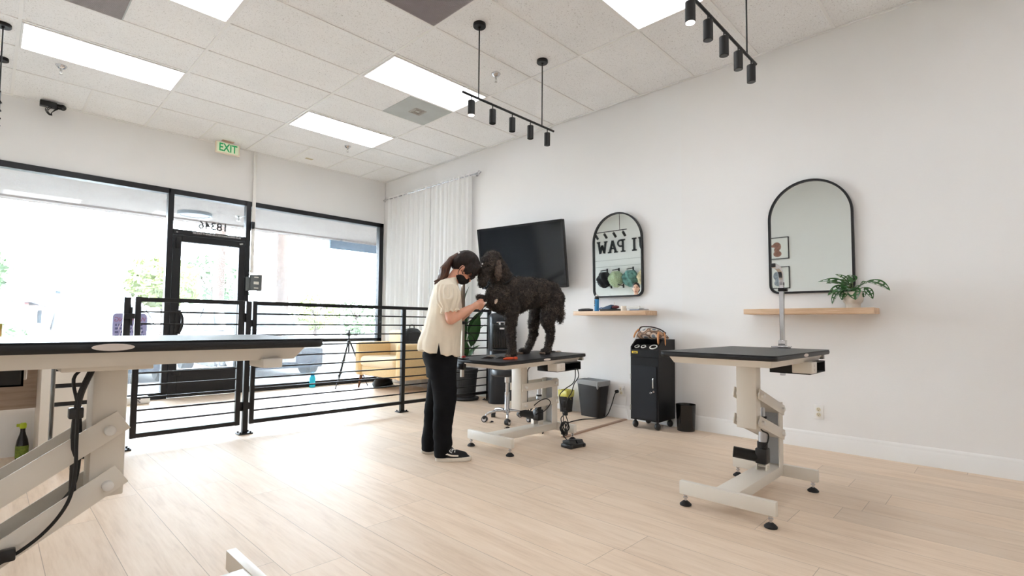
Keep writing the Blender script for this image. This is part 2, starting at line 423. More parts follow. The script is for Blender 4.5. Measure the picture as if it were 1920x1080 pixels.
# soffit lamp and hanging sign
t = thing('soffit_light', 'round grey-rimmed flush light under the outdoor soffit above the door', 'outdoor light', (2.36, 9.72, 2.83))
m = MB(); m.lathe([(.25,0),(.25,-.05),(.215,-.055),(.21,-.03)], cap=False); m.build('rim', M('zinc rim', (120,128,134), .5, .2), t)
m = MB(); m.lathe([(.212,-.005),(.212,-.035),(.15,-.042),(.001,-.044)]); m.build('lens', M('opal lens', (225,228,232), .4), t)
m = MB(); m.box(5.05, 6.9, 10.33, 10.40, 2.60, 2.78, .006); m.box(5.3,5.33,10.35,10.38,2.77,2.83); m.box(6.6,6.63,10.35,10.38,2.77,2.83)
tag(m.build('hanging_sign', M('blue grey sign', (92,122,150), .6, var=(4,.05))), 'blank blue-grey sign board hanging under the soffit, top right of the right window', 'sign')
t = thing('soffit_sprinkler', 'small sprinkler head under the outdoor soffit, right of the round light', 'sprinkler', (2.95, 9.45, 2.83))
m = MB(); m.lathe([(.06,0),(.05,-.02),(.02,-.025)]); m.build('escutcheon', steel, t)
m = MB(); m.cyl((0,0,-.02),(0,0,-.08),.014); m.lathe([(.03,-.08),(.03,-.085)]); m.build('nozzle', steel, t)

# cars
car_glass = M('car glass', (34,44,50), .25, spec=.2); tyre = M('tyre', (38,38,40), .8); rim = M('alloy rim', (190,194,200), .3, .8)
lamp_glass = M('headlamp glass', (205,215,225), .1); grille_m = M('car grille', (40,58,80), .4, bump=(60,.4)); plate_m = M('number plate', (225,228,230), .5)
def car(label, loc, rz, body_mat, lower_mat, L, Wd, H):
    """nose at +x, origin on the ground under the middle"""
    t = thing('parked_car', label, 'car', loc, rz); h = Wd/2
    side = [(L/2-.02,.32),(L/2,.52),(L/2-.06,.74),(L/2-.25,.88),(L*.22,1.02*H/1.65),(L*.08,1.05*H/1.65),(-L/2+.25,1.08*H/1.65),(-L/2+.03,.95),(-L/2,.6),(-L/2+.05,.3)]
    # lower body: sections along x
    def sect(x, zt, w, zb):
        return [Vector((x, s*w*a, zb+(zt-zb)*b)) for s, a, b in ((-1,.90,0),(-1,1,.18),(-1,1,.62),(-1,.93,.93),(-1,.80,1),(1,.80,1),(1,.93,.93),(1,1,.62),(1,1,.18),(1,.90,0))]
    zt = H*.60
    rings = [sect(-L/2, zt-.22, h*.86, .38), sect(-L/2+.10, zt-.03, h*.95, .28), sect(-L/2+.6, zt, h, .22), sect(0, zt, h, .2), sect(L*.20, zt, h, .2), sect(L/2-.55, zt-.10, h, .22), sect(L/2-.16, zt-.2, h*.94, .26), sect(L/2-.03, zt-.34, h*.84, .3)]
    m = MB(); m.loft(rings); m.build('body', body_mat, t, 50)
    def cs(x, z, w): return [Vector((x,-w,zt-.02)), Vector((x,-w*.98,zt+(z-zt)*.25)), Vector((x,-w*.80,z-.04)), Vector((x,-w*.62,z)), Vector((x,w*.62,z)), Vector((x,w*.80,z-.04)), Vector((x,w*.98,zt+(z-zt)*.25)), Vector((x,w,zt-.02))]
    m = MB(); m.loft([cs(-L/2+.12, zt+.05, h*.85), cs(-L/2+.42, H-.05, h*.9), cs(-L*.1, H, h*.92), cs(L*.06, H-.03, h*.92), cs(L*.24, zt+.02, h*.9)]); m.build('cabin', body_mat, t, 50)
    for s in (-1, 1):
        o = .012
        for xa, xb, xc, xd in ((-L*.06, L*.17, L*.045, -L*.055), (-L*.30, -L*.09, -L*.085, -L*.29)):
            w0 = h*.925; w1 = h*.79
            g = MB(); g.quad((xa, s*(w0+o), zt+.05), (xb, s*(w0+o), zt+.05), (xc, s*(w1+o), H-.09), (xd, s*(w1+o), H-.09)); g.build('side_window', car_glass, t, 0, fix=False)
    g = MB(); g.quad((L*.236, -h*.8, zt+.04), (L*.236, h*.8, zt+.04), (L*.08, h*.66, H-.045), (L*.08, -h*.66, H-.045)); g.build('windshield', car_glass, t, 0, fix=False)
    for sx in (-1, 1):
        for sy in (-1, 1):
            c = Vector((sx*L*.31, sy*(h-.10), .335))
            w = MB(); w.lathe([(.20,-.11),(.30,-.115),(.335,-.08),(.335,.08),(.30,.115),(.20,.11)], c, 28, Matrix.Rotation(PI/2, 3, 'X')); wo = w.build('wheel', tyre, t)
            w = MB(); w.lathe([(.205,-.05),(.205,.05)], c+Vector((0,sy*.05,0)), 24, Matrix.Rotation(PI/2, 3, 'X'))
            for k in range(6):
                a = k*PI/3; w.bar(c+Vector((0,sy*.105,0)), c+Vector((.2*math.cos(a), sy*.105, .2*math.sin(a))), .05, .02, up=(0,1,0))
            w.build('wheel_rim', rim, wo)
    for s in (-1, 1):
        g = MB(); g.ell((L/2-.17, s*h*.70, zt-.27), (.15,.17,.085)); g.build('headlight', lamp_glass, t)
        g = MB(); g.ell((L*.165, s*(h+.10), zt+.10), (.07,.10,.07)); g.bar((L*.165, s*(h-.06), zt+.05), (L*.165, s*(h+.05), zt+.08), .05, .04); g.build('side_mirror', body_mat, t)
    g = MB(); g.box(L/2-.16, L/2-.005, -h*.80, h*.80, .24, zt-.36, .03); g.build('front_bumper', lower_mat, t)
    g = MB(); g.box(L/2-.06, L/2+.01, -h*.5, h*.5, .47, .62, .01); g.build('grille', grille_m, t)
    g = MB(); g.box(L/2, L/2+.022, -.16, .16, .36, .45); g.build('number_plate', plate_m, t)
    return t
white_paint = M('white car paint', (240,240,240), .25, coat=.5); silver_paint = M('silver car paint', (205,209,212), .28, .2, coat=.5)
blue_lower = M('dark bumper', (40,60,88), .5, var=(5,.1))
car('white car parked nose-in outside the left window', (1.58, 12.95, GZ), -PI/2, white_paint, blue_lower, 4.7, 1.72, 1.50)
car('silver car with a blue-grey bumper parked outside, seen through door and right window', (4.03, 12.2, GZ), -PI/2, silver_paint, blue_lower, 4.6, 1.8, 1.62)

# far building, trees, poles
pale_wall = M('pale stucco wall', (222,205,196), .9); red_trim = M('red brown trim', (124,76,68), .8); roof_m = M('grey shingle roof', (196,192,194), .9, bump=(8,.3)); eave_m = M('eave', (62,58,66), .8)
t = thing('far_building', 'pale two-storey building with red-brown trim far beyond the parking lot', 'building', (0, 85, GZ))
m = MB(); m.box(-14, 3.4, -1, 9, 0, 3.3); m.box(3.4, 6.4, 1, 9, 0, 2.9); m.box(-12, 6.7, 3.2, 12, 0, 5.35); m.build('wall', pale_wall, t, 0)
m = MB(); m.prism([(-14.6,3.3),(3.7,3.3),(4.7,2.8),(8.3,2.75),(6.8,4.3),(-14.6,4.4)], lambda u, v, k: Vector((u, -1.6 if not k else 3.4, v))); m.build('lower_roof', roof_m, t, 0)
m = MB(); m.prism([(-12.8,5.35),(7.5,5.35),(3.6,7.0),(-10,7.0)], lambda u, v, k: Vector((u, 2.4 if not k else 12.6, v))); m.build('upper_roof', roof_m, t, 0)
m = MB(); m.box(-14.6,3.7,-1.75,-1.6,3.18,3.36); m.box(4.7,8.3,-1.75,-1.6,2.66,2.82); m.bar((3.6,-1.68,3.26),(4.8,-1.68,2.74),.15,.17); m.box(-12.8,7.6,2.3,2.42,5.22,5.42); m.build('fascia', eave_m, t, 0)
m = MB()
for x in (-6,-2.4,.6,3.2,5.4): m.box(x-.17,x+.17,-1.12,-.95,0,3.2)
m.box(-14,3.4,-1.08,-.97,2.2,2.55); m.build('pilaster', red_trim, t, 0)
for i, (x0, x1, z0, z1, y) in enumerate(((-.9,.1,.7,2.1,-1.05),(-4.6,-3.4,.7,2.1,-1.05),(4.3,4.7,.2,2.3,.94),(.6,2.0,4.75,4.83,3.13),(3.2,4.6,4.75,4.83,3.13),(6.0,6.55,3.9,4.9,3.13))):
    m = MB(); m.box(x0,x1,y,y+.1,z0,z1); m.build('window', car_glass if i != 9 else eave_m, t, 0)
leaf_far = [M('grey green leaves', (96,118,84), .8), M('yellow green leaves', (120,132,70), .8), M('mid green leaves', (84,112,66), .8)]
bark = M('bark', (84,70,62), .9, bump=(12,.6,.03), var=(6,.15))
def crown(mb, c, r, n, s, seed):
    q = random.Random(seed)
    for _ in range(n):
        while True:
            p = Vector((q.uniform(-1,1), q.uniform(-1,1), q.uniform(-1,1)))
            if p.length < 1: break
        p = p.normalized()*(p.length**.45)
        k = 1+.35*noise.noise(p*2.3+Vector((seed,0,0)))
        p = Vector((p.x*r[0]*k, p.y*r[1]*k, p.z*r[2]*k))+Vector(c)
        a = Vector((q.uniform(-1,1), q.uniform(-1,1), q.uniform(-1,1))).normalized(); b = a.orthogonal().normalized(); l = s*q.uniform(.6,1.3)
        mb.faces([p-a*l, p+b*l*.45, p+a*l, p-b*l*.45], [(0,1,2,3)])
def tree(label, x, y, h, r, mat, seed, n=900, s=.22):
    t = thing('leafy_tree', label, 'tree', (x, y, GZ), group='trees beyond the parking lot')
    m = MB(); m.tube(smoothpath([(0,0,0),(.1,0,h*.3),(-.1,.1,h*.65)],4), [.16,.15,.15,.14,.13,.12,.11,.1,.09], 8); 
    for k in range(4): m.tube([(0,0,h*.45),(r*.5*math.cos(k*1.7),r*.5*math.sin(k*1.7),h*.75)], [.07,.03], 6)
    m.build('trunk', bark, t)
    m = MB(); crown(m, (0,0,h-r*.8), (r, r, r*.85), n, s, seed); m.build('foliage', mat, t, 0, fix=False)
tree('grey-green tree at the far left edge of the window', -.75, 24, 3.7, 1.15, leaf_far[2], 3)
tree('yellow-green tree outside, left of the door post', 5.4, 27, 3.9, 1.35, leaf_far[1], 5)
tree('tall grey-green tree seen through the door glass', 8.4, 30, 4.6, 1.7, leaf_far[0], 8)
tree('low green tree outside the right window, left of the white pole', 17.5, 38, 3.4, 1.7, leaf_far[1], 11)
tree('low green tree outside the right window, right of the white pole', 21.5, 39, 3.2, 1.9, leaf_far[2], 13)
tree('faint low tree at the right end of the right window', 27.5, 40, 2.5, 1.8, leaf_far[0], 17)
for x, y, h, lb in ((-.3, 31, 1.0, 'dark low hedge bush across the lot, beside the left edge'), (2.15, 31, .85, 'bright green hedge bush across the lot, right of the dark bush')):
    m = MB(); crown(m, (0,0,h*.45), (1.15,.8,h*.5), 500, .13, int(x*10)+40); o = m.build('hedge_bush', leaf_far[0 if x < 1 else 1], None, 0, fix=False); o.location = (x+.6, y, GZ); tag(o, lb, 'bush')
def palm(x, y, r, h, lb, skirt):
    t = thing('palm_tree', lb, 'tree', (x, y, GZ), group='palm trunks outside the right window')
    m = MB(); m.tube([(0,0,z) for z in [i*h/24 for i in range(25)]], [r*(1.25 if i == 0 else 1)*(1+.05*(i % 2)) for i in range(25)], 14); m.build('trunk', bark, t)
    m = MB(); q = random.Random(int(x*10))
    for k in range(60 if skirt else 16):
        a = q.uniform(0, 6.28); z = h-q.uniform(.1, 2.0 if skirt else .6); d = Vector((math.cos(a), math.sin(a), 0)); l = q.uniform(.5, 1.0)
        p = Vector((0,0,z))+d*r*.9; w = Vector((-d.y, d.x, 0))*.04
        m.faces([p-w, p+w, p+d*.22-Vector((0,0,l))], [(0,1,2)])
    for k in range(22):
        a = k*6.28/22; d = Vector((math.cos(a), math.sin(a), 0)); w = Vector((-d.y, d.x, 0))*.22
        m.faces([Vector((0,0,h)), Vector((0,0,h+.5))+d*1.1-w, Vector((0,0,h-.1))+d*2.0, Vector((0,0,h+.5))+d*1.1+w], [(0,1,2,3)])
    m.build('frond', leaf_far[0], t, 0, fix=False)
palm(5.85, 16.3, .17, 7.5, 'palm trunk with a shaggy skirt, just right of the conduit', True)
palm(6.55, 16.6, .19, 8.5, 'plain palm trunk in the middle of the right window', False)
palm(4.88, 17.2, .15, 8.0, 'slim palm trunk seen through the door glass', False)
m = MB(); m.cyl((0,0,0),(0,0,.7),.25); m.cyl((0,0,.7),(0,0,9),.075,.055); m.bar((0,0,8.9),(0,-1.2,9.0),.08,.08); m.box(-.15,.15,-1.7,-1.1,8.93,9.06,.02)
o = m.build('lamp_post', M('grey lamp post', (78,82,92), .6)); o.location = (2.55, 20.5, GZ); tag(o, 'tall grey lamp post in the parking lot, seen through the left window', 'lamp post')
m = MB(); m.cyl((0,0,0),(0,0,2.8),.06); m.box(-.05,.05,-.05,.05,2.8,3.0)
o = m.build('white_pole', M('white pole', (225,225,225), .6)); o.location = (15.8, 30.5, GZ); tag(o, 'short white pole among the low trees outside the right window', 'pole')
m = MB(); m.box(-.07,.07,-.07,.07,0,1.9,.01); m.box(-.10,.10,-.09,-.07,1.15,1.35); m.box(-.09,-.03,-.1,-.07,1.5,1.9)
o = m.build('wooden_post', red_trim); o.location = (1.58, 25, GZ); tag(o, 'reddish wooden post in front of the far pale building', 'post')
m = MB(); m.box(9, 60, 44, 44.3, GZ, 1.25)
for i in range(60): m.box(9+i*.85, 9.06+i*.85, 43.98, 44.32, 1.25, 1.5)
m.box(9,60,44.1,44.2,1.46,1.52); struct(m.build('wall_outside_far', M('white block wall', (225,225,225), .9), smooth=0))
# ---------------------------------------------------------------- storefront fittings
t = thing('exit_sign', 'green EXIT sign hanging from the ceiling beside the storefront wall', 'exit sign', (2.232, 7.70, 3.455-.0))
beige = M('beige sign housing', (236,222,200), .5); exit_green = M('exit green', (24,150,84), .5, emit=((24,150,84), .25))
exit_face = M('exit face', (226,236,206), .5, emit=((226,236,206), .12))
m = MB(); m.box(-.155, .155, -.02, .02, -.125, .035, .008); m.build('housing', beige, t)
m = MB(); m.box(-.135, .135, -.0225, -.0195, -.108, .022); m.build('face', exit_face, t, 0)
text('lettering', 'EXIT', .152, exit_green, (0, -.0235, -.046), TO_ROOM, t, sx=.74, ext=.0008, off=.003)
m = MB(); m.box(-.075, .075, -.03, .03, .052, .063, .003); m.box(-.03,.03,-.015,.015,.035,.053); m.build('ceiling_mount', M('copper canopy', (206,178,156), .5), t)
t = thing('security_camera', 'small black security camera on the ceiling edge at upper left', 'camera', (.40, 7.78, 3.50))
m = MB(); m.box(-.085, .06, -.04, .04, -.06, .0, .008); m.build('body', black_plastic, t)
m = MB(); m.cyl((.06,0,-.03),(.10,-.02,-.035),.03); m.ell((.11,-.02,-.035),.034); m.build('lens', black_gloss, t)
m = MB()
for k in range(3): m.tube(smoothpath([(-.02+.02*k,-.02,-.055),(-.035+.01*k,-.03,-.11),(.0+.01*k,-.03,-.155),(.02,-.03,-.12),(.055+.01*k,-.02,-.06)],6), .004, 6)
m.build('cable', black_matte, t)
m = MB(); m.box(-.055,.055,-.03,.03,-.003,0,.0015); o = m.build('ceiling_sticker', M('tan sticker', (206,196,168), .7)); o.location = (3.34, 7.60, CE-.0005); tag(o, 'small tan sticker on a ceiling tile above the right window', 'sticker')
m = MB(); m.box(-.022, .022, -.028, 0, 1.72, CE-.012, .004); o = m.build('white_conduit', white_plastic); o.location = (2.65, F-.028, 0); tag(o, 'white cable conduit running down the wall right of the door', 'conduit')
m = MB(); m.box(-.03,.012,-.05,0,2.36,2.46,.006); o = m.build('conduit_clip', black_plastic); o.location = (2.64, F-.056, 0); tag(o, 'black clip high on the white conduit beside the door', 'clip')
t = thing('access_box', 'grey wall control box at the bottom of the white conduit', 'control box', (2.70, F-.03, 1.58))
grey_box = M('grey box', (92,97,98), .5)
m = MB(); m.box(-.075, .078, -.06, 0, -.115, .115, .008); m.box(-.13,-.075,-.03,0,-.12,.08,.004); m.build('housing', grey_box, t)
m = MB(); m.box(-.035,.035,-.0635,-.06,-.025,.015); m.box(-.03,.03,-.0635,-.06,.07,.085); m.box(-.03,.03,-.0635,-.06,-.085,-.072); m.build('label_plate', M('pale label', (215,214,205), .6), t)
# warning notice stuck inside the left pane, readable from the street
t = thing('warning_sticker', 'lavender WARNING notice on the left window pane, behind the railing post', 'sticker', (1.256, F+.026, .93))
lav = M('lavender notice', (150,150,192), .6); red_ink = M('dull red ink', (150,84,110), .6); grey_ink = M('grey ink', (86,88,128), .6)
m = MB(); m.prism(rrect(-.175,.175,-.19,.17,.04), lambda u, v, k: Vector((u, .003 if k else 0, v))); m.build('notice_sheet', lav, t, 0)
text('lettering', 'WARNING', .078, red_ink, (.0, -.002, .095), TO_STREET, t, ext=.0005, sx=.86)
m = MB(); q = random.Random(4)
for r_ in range(4):
    x = -.15
    while x < .14:
        l = q.uniform(.01,.04); m.box(x, min(x+l,.15), -.0015, 0, .03-.045*r_-.014, .03-.045*r_+.012); x += l+.015
m.build('small_print', grey_ink, t, 0)
m = MB()
for k in range(4): m.tube([(-.1+.07*k,-.001,.04),(-.12+.07*k,-.001,-.03),(-.09+.07*k,-.001,-.03),(-.11+.07*k,-.001,-.13)], .003, 5)
m.build('white_bolt', white_ink, t, 0)
# ---------------------------------------------------------------- railing and gate
RY = 4.97
steel_b = black_metal
nb = 12
zs = [.105+i*(1.185-.105)/(nb-1) for i in range(nb)]
def railbars(mb, x0, x1):
    for i, z in enumerate(zs):
        h = .022 if i in (0, nb-1) else .0075
        mb.box(x0, x1, RY-.016 if i in (0, nb-1) else RY-.008, RY+.016 if i in (0, nb-1) else RY+.008, z-h if i in (0,nb-1) else z-h, z+(h if i in (0,nb-1) else h), .002, 1)
def rpost(name, x, parent, w=.022, foot=True, top=1.20):
    m = MB(); m.box(x-w, x+w, RY-w, RY+w, 0 if foot else zs[0], top, .003)
    o = m.build(name, steel_b, parent)
    if foot:
        f = MB(); f.box(x-.06, x+.06, RY-.05, RY+.05, .0005, .012, .003)
        for sx in (-1,1):
            for sy in (-1,1): f.cyl((x+sx*.042, RY+sy*.034, .012),(x+sx*.042, RY+sy*.034, .024),.008,n=6)
        f.build('foot_plate', steel_b, o)
t = thing('railing', 'long black horizontal-bar railing from the gate to the right wall', 'railing')
for x in (1.66, 3.335, 4.69): rpost('post', x, t)
m = MB(); m.box(1.715-.018, 1.715+.018, RY-.018, RY+.018, zs[0]-.02, zs[-1]+.02, .003); m.build('end_frame', steel_b, t)
for i, z in enumerate(zs):
    m = MB(); big = i in (0, nb-1)
    a = .022 if big else .0085
    m.box(1.70, 4.69, RY-a*.8, RY+a*.8, z-a*.8, z+a*.8, .002, 1); m.build('rail_bar', steel_b, t)
m = MB()
for z in (.25, 1.0): m.box(1.66, 1.70, RY-.012, RY+.012, z-.03, z+.03)
m.build('bracket', steel_b, t)
t = thing('railing_gate', 'black horizontal-bar gate at the left end of the railing, behind the near table', 'gate')
for x in (.835, 1.595):
    m = MB(); m.box(x-.02, x+.02, RY-.018, RY+.018, zs[0]-.02, zs[-1]+.02, .003); m.build('gate_upright', steel_b, t)
for i, z in enumerate(zs):
    m = MB(); big = i in (0, nb-1); a = .022 if big else .0085
    m.box(.85, 1.58, RY-a*.8, RY+a*.8, z-a*.8, z+a*.8, .002, 1); m.build('rail_bar', steel_b, t)
m = MB()
for z in (.25, 1.05): m.cyl((1.627,RY,z-.04),(1.627,RY,z+.04),.012)
m.build('hinge', steel_b, t)
t = thing('gate_post', 'black free-standing post at the left end of the gate', 'post')
rpost('post', .765, t)
m = MB(); m.box(.74,.81,RY-.05,RY-.02,1.03,1.07,.003); m.cyl((.79,RY-.035,.98),(.79,RY-.035,1.12),.006); m.build('gate_latch', steel_b, t)
# ---------------------------------------------------------------- reception desk and drawer unit behind the near table
t = thing('drawer_unit', 'white four-drawer cabinet with black gaps, behind the near grooming table', 'drawer cabinet', (.545, 4.85, 0))
lam = M('white laminate', (232,225,214), .45)
m = MB(); m.box(-.19, .19, .02, .5, .02, .80); m.box(-.194,.194,-.01,.52,.80,.83,.003); m.build('cabinet_body', lam, t, 30)
for i, (z0, z1) in enumerate(((.025,.405),(.43,.535),(.56,.655),(.68,.79))):
    m = MB(); m.box(-.19, .19, -.005, .02, z0, z1-.006, .002, 1); o = m.build('drawer', lam, t, 30)
    if i < 3:
        g = MB(); g.box(-.188, .188, .012, .021, z1-.006, z1+.024); g.build('finger_gap', black_matte, o, 0)
m = MB(); m.box(-.19,.19,.03,.49,.0,.02); m.build('plinth', black_matte, t, 0)
t = thing('reception_desk', 'white reception desk with a taupe wood panel at the left edge', 'desk', (-.20, 4.85, 0))
for xx in (.48, -.75):
    m = MB(); m.box(xx, xx+.05, -.02, .5, 0, .80, .003); m.build('side_panel', lam, t, 30)
m = MB(); m.box(-.78, .54, -.04, .52, .80, .835, .004); m.build('desk_top', lam, t, 30)
m = MB(); m.box(-.70, .48, .36, .40, .36, .80); m.build('modesty_panel', desk_wood, t, 0)
m = MB(); m.box(-.70, .48, .45, .47, .0, .36); m.build('lower_panel', white_wall, t, 0)
t = thing('cleaning_bottle', 'black spray bottle with yellow-green cap and label on the floor under the desk', 'bottle', (.215, 5.17, 0))
lime = M('lime plastic', (178,196,44), .4); lime_label = M('lime label', (120,140,50), .5, var=(60,.3))
m = MB(); m.lathe([(.033,.001),(.036,.01),(.036,.10),(.03,.14),(.018,.18),(.014,.20),(.014,.225)]); m.build('bottle_body', black_gloss, t)
m = MB(); m.lathe([(.0365,.015),(.0368,.095),(.034,.11)], cap=False); m.build('bottle_label', lime_label, t)
m = MB(); m.lathe([(.017,.222),(.019,.226),(.02,.25),(.014,.262)]); m.box(-.035,.012,-.008,.008,.235,.258,.004); m.build('cap', lime, t)
t = thing('cardboard_box', 'small tan box on the desk at the very left edge', 'box', (.02, 5.05, .836))
m = MB(); m.box(-.055,.055,-.05,.05,0,.15,.002,1); m.build('box_body', M('tan card', (196,160,92), .7), t); m = MB(); m.box(-.0555,.0555,-.0505,-.01,.11,.15); m.build('box_band', M('olive band', (150,134,60), .7), t)
# ---------------------------------------------------------------- lounge corner
t = thing('armchair', 'mustard yellow armchair beside the storefront and white curtain', 'armchair', (0,0,0))
must = M('mustard upholstery', (224,192,140), .9, var=(60,.05), bump=(300,.15,.002), sheen=.3); must2 = M('pale cushion upholstery', (234,210,172), .9, var=(60,.04), bump=(300,.15,.002), sheen=.3)
ax0, ax1, ay0, ay1 = 4.03, 4.74, 6.04, 7.34
for y0, y1 in ((ay0, ay0+.17), (ay1-.17, ay1)):
    m = MB(); m.box(ax0, ax1-.03, y0, y1, .20, .715, .05, 4); m.build('arm', must, t, 60)
m = MB(); m.box(ax1-.17, ax1, ay0+.10, ay1-.10, .22, .90, .05, 4); m.build('backrest', must2, t, 60)
m = MB(); m.box(ax0+.03, ax1-.1, ay0+.165, ay1-.165, .21, .36, .02, 2); m.build('seat_base', must, t, 60)
m = MB(); m.box(ax0-.01, ax1-.16, ay0+.172, ay1-.172, .345, .505, .06, 5); m.build('seat_cushion', must2, t, 60)
for x, dx in ((ax0+.08,-.03),(ax1-.1,.03)):
    for y, dy in ((ay0+.09,-.03),(ay1-.09,.03)):
        m = MB(); m.tube([(x,y,.21),(x+dx,y+dy,.001)], [.026,.014], 12); m.build('leg', walnut, t)
t = thing('backpack', 'black backpack standing on the armchair seat, behind the near arm', 'backpack', (4.42, 6.36, .505))
nylon = M('black nylon', (24,24,26), .6, bump=(250,.2,.002)); nyl2 = M('dark grey nylon', (40,41,44), .6)
m = MB(); rings = []
for z, w, d in ((0,.13,.085),(.02,.15,.10),(.15,.16,.115),(.30,.155,.11),(.38,.13,.09),(.42,.09,.06),(.435,.03,.02)):
    rings.append([Vector((w*math.copysign(abs(math.cos(a))**.6, math.cos(a)), d*math.copysign(abs(math.sin(a))**.6, math.sin(a)), z)) for a in [2*PI*k/24 for k in range(24)]])
m.loft(rings); m.build('bag_body', nylon, t, 60)
m = MB(); m.box(-.11,.11,-.155,-.10,.03,.24,.025,3); m.build('front_pocket', nylon, t, 60)
m = MB(); m.tube(smoothpath([(-.04,0,.43),(-.03,0,.475),(.03,0,.475),(.04,0,.43)],5), .008, 8); m.build('top_handle', nyl2, t)
m = MB(); m.tube(smoothpath([(-.15,-.05,.04),(-.175,-.09,.2),(-.15,-.07,.36),(-.08,-.03,.42)],6), .012, 8); m.tube(smoothpath([(.12,-.118,.06),(.125,-.12,.25),(.05,-.115,.37),(-.1,-.11,.37),(-.125,-.12,.25)],5),.004,6); m.build('zip_piping', nyl2, t)
m = MB(); q = []
for x, w, h in ((-.26,.02,.02),(-.2,.09,.06),(-.08,.12,.085),(.05,.115,.08),(.18,.08,.05),(.27,.03,.02),(.33,.01,.01)):
    q.append([Vector((w*.9*math.cos(a), x, max(.001,h+h*math.sin(a)))) for a in [2*PI*k/16 for k in range(16)]])
m.loft(q); o = m.build('duffel_bag', nylon, None, 60); o.location = (4.42, 7.12, 0); o.rotation_euler = (0,0,R(-60)); tag(o, 'slumped black bag on the floor under the armchair', 'bag')
t = thing('camera_tripod', 'black camera tripod standing by the right window, beside the armchair', 'tripod', (4.03, 7.52, 0))
m = MB(); m.cyl((0,0,.52),(0,0,.80),.012); m.ell((0,0,.70),(.032,.032,.03)); m.build('centre_column', black_metal, t)
m = MB(); m.ell((0,0,.835),(.026,.026,.03)); m.cyl((0,0,.80),(0,0,.83),.022); m.cyl((0,0,.85),(0,0,.885),.013); m.box(-.055,.045,-.02,.02,.885,.895,.003); m.box(.045,.06,-.006,.006,.885,.91); m.cyl((0,0,.835),(-.045,0,.84),.008); m.build('ball_head', black_metal, t)
for a, l in ((R(212), .36), (R(95), .28), (R(-25), .30)):
    d = Vector((math.cos(a), math.sin(a), 0)); m = MB()
    p = Vector((0,0,.70))+d*.02; e = d*l
    m.tube([p, p.lerp(e,.42)], .0125, 8); m.tube([p.lerp(e,.42), p.lerp(e,.72)], .010, 8); m.tube([p.lerp(e,.72), e+Vector((0,0,.008))], .0075, 8)
    m.box(-.015,.015,-.015,.015,-.02,.02,.003, mat=Matrix.Translation(p.lerp(e,.42))); m.box(-.013,.013,-.013,.013,-.018,.018,.003, mat=Matrix.Translation(p.lerp(e,.72))); m.ell(e+Vector((0,0,.011)),.011)
    m.build('leg', black_metal, t)
t = thing('water_bottle', 'translucent turquoise water bottle on the floor below the right window', 'bottle', (3.56, 7.76, 0))
aqua = M('turquoise plastic', (40,196,226), .2, emit=((40,196,226), 0)); aqua2 = M('deep turquoise', (10,150,200), .3)
m = MB(); m.lathe([(.04,.001),(.044,.008),(.044,.05),(.040,.06),(.044,.07),(.044,.15),(.03,.178),(.027,.18)]); m.build('bottle_body', aqua, t)
m = MB(); m.lathe([(.03,.178),(.03,.205),(.014,.21),(.012,.225)]); m.tube(smoothpath([(-.025,0,.2),(-.02,0,.235),(.02,0,.235),(.025,0,.2)],4),.004,6); m.build('cap', aqua2, t)
t = thing('white_floor_box', 'low white plastic box with a dark mark, on the floor left of the door', 'box', (1.30, 7.60, 0))
m = MB(); m.box(-.13,.13,-.07,.07,.001,.09,.02,3); m.build('box_body', white_plastic, t, 60)
m = MB(); m.tube([(-.03,-.0715,.03),(.03,-.0715,.065)],.004,6); m.tube([(-.03,-.0715,.065),(.03,-.0715,.03)],.004,6); m.tube([(-.028,-.0715,.07),(.028,-.0715,.07)],.003,6); m.tube([(-.028,-.0715,.025),(.028,-.0715,.025)],.003,6); m.build('dark_mark', dark_ink, t)
# ---------------------------------------------------------------- curtain
t = thing('curtain', 'white curtain hanging on a silver rod in the right corner', 'curtain', (0,0,0))
sheer = bpy.data.materials.new('sheer white fabric'); sheer.use_nodes = True; nt = NT(sheer); pb = nt.P
pb.inputs['Base Color'].default_value = rgb(252,252,251); pb.inputs['Roughness'].default_value = .9
tl = nt.n('ShaderNodeBsdfTranslucent'); tl.inputs[0].default_value = rgb(252,252,251); mxs = nt.n('ShaderNodeMixShader'); mxs.inputs[0].default_value = .3
nt.l(pb.outputs[0], mxs.inputs[1]); nt.l(tl.outputs[0], mxs.inputs[2]); nt.l(mxs.outputs[0], nt.N['Material Output'].inputs[0])
def drape(y0, y1, seed, z0=.02, z1=3.20):
    q = random.Random(seed); nu, nv = 220, 26; ph = [q.uniform(0,6.28) for _ in range(4)]; vs = []
    for j in range(nv+1):
        v = j/nv; z = z1+(z0-z1)*v
        for i in range(nu+1):
            u = i/nu; s = min(1, .45+v*1.2)
            a = math.sin(u*2*PI*9+ph[0]+.6*math.sin(u*13+ph[1]))*.030*s+math.sin(u*2*PI*17+ph[2])*.010*(1-.5*v)+math.sin(u*2*PI*4+ph[3]+v*.8)*.014*v
            if z > 3.14: a *= .5
            vs.append(Vector((W-.065+a, y0+(y1-y0)*u+.004*math.sin(u*60+v*3), z)))
    fs = [(j*(nu+1)+i, j*(nu+1)+i+1, (j+1)*(nu+1)+i+1, (j+1)*(nu+1)+i) for j in range(nv) for i in range(nu)]
    m = MB(); m.faces(vs, fs); return m
drape(5.47, 6.44, 1).build('curtain_panel', sheer, t, 180, fix=False)
drape(6.46, 7.66, 2).build('curtain_panel', sheer, t, 180, fix=False)
m = MB(); m.cyl((W-.065,5.36,3.165),(W-.065,7.74,3.165),.010); m.build('curtain_rod', chrome, t)
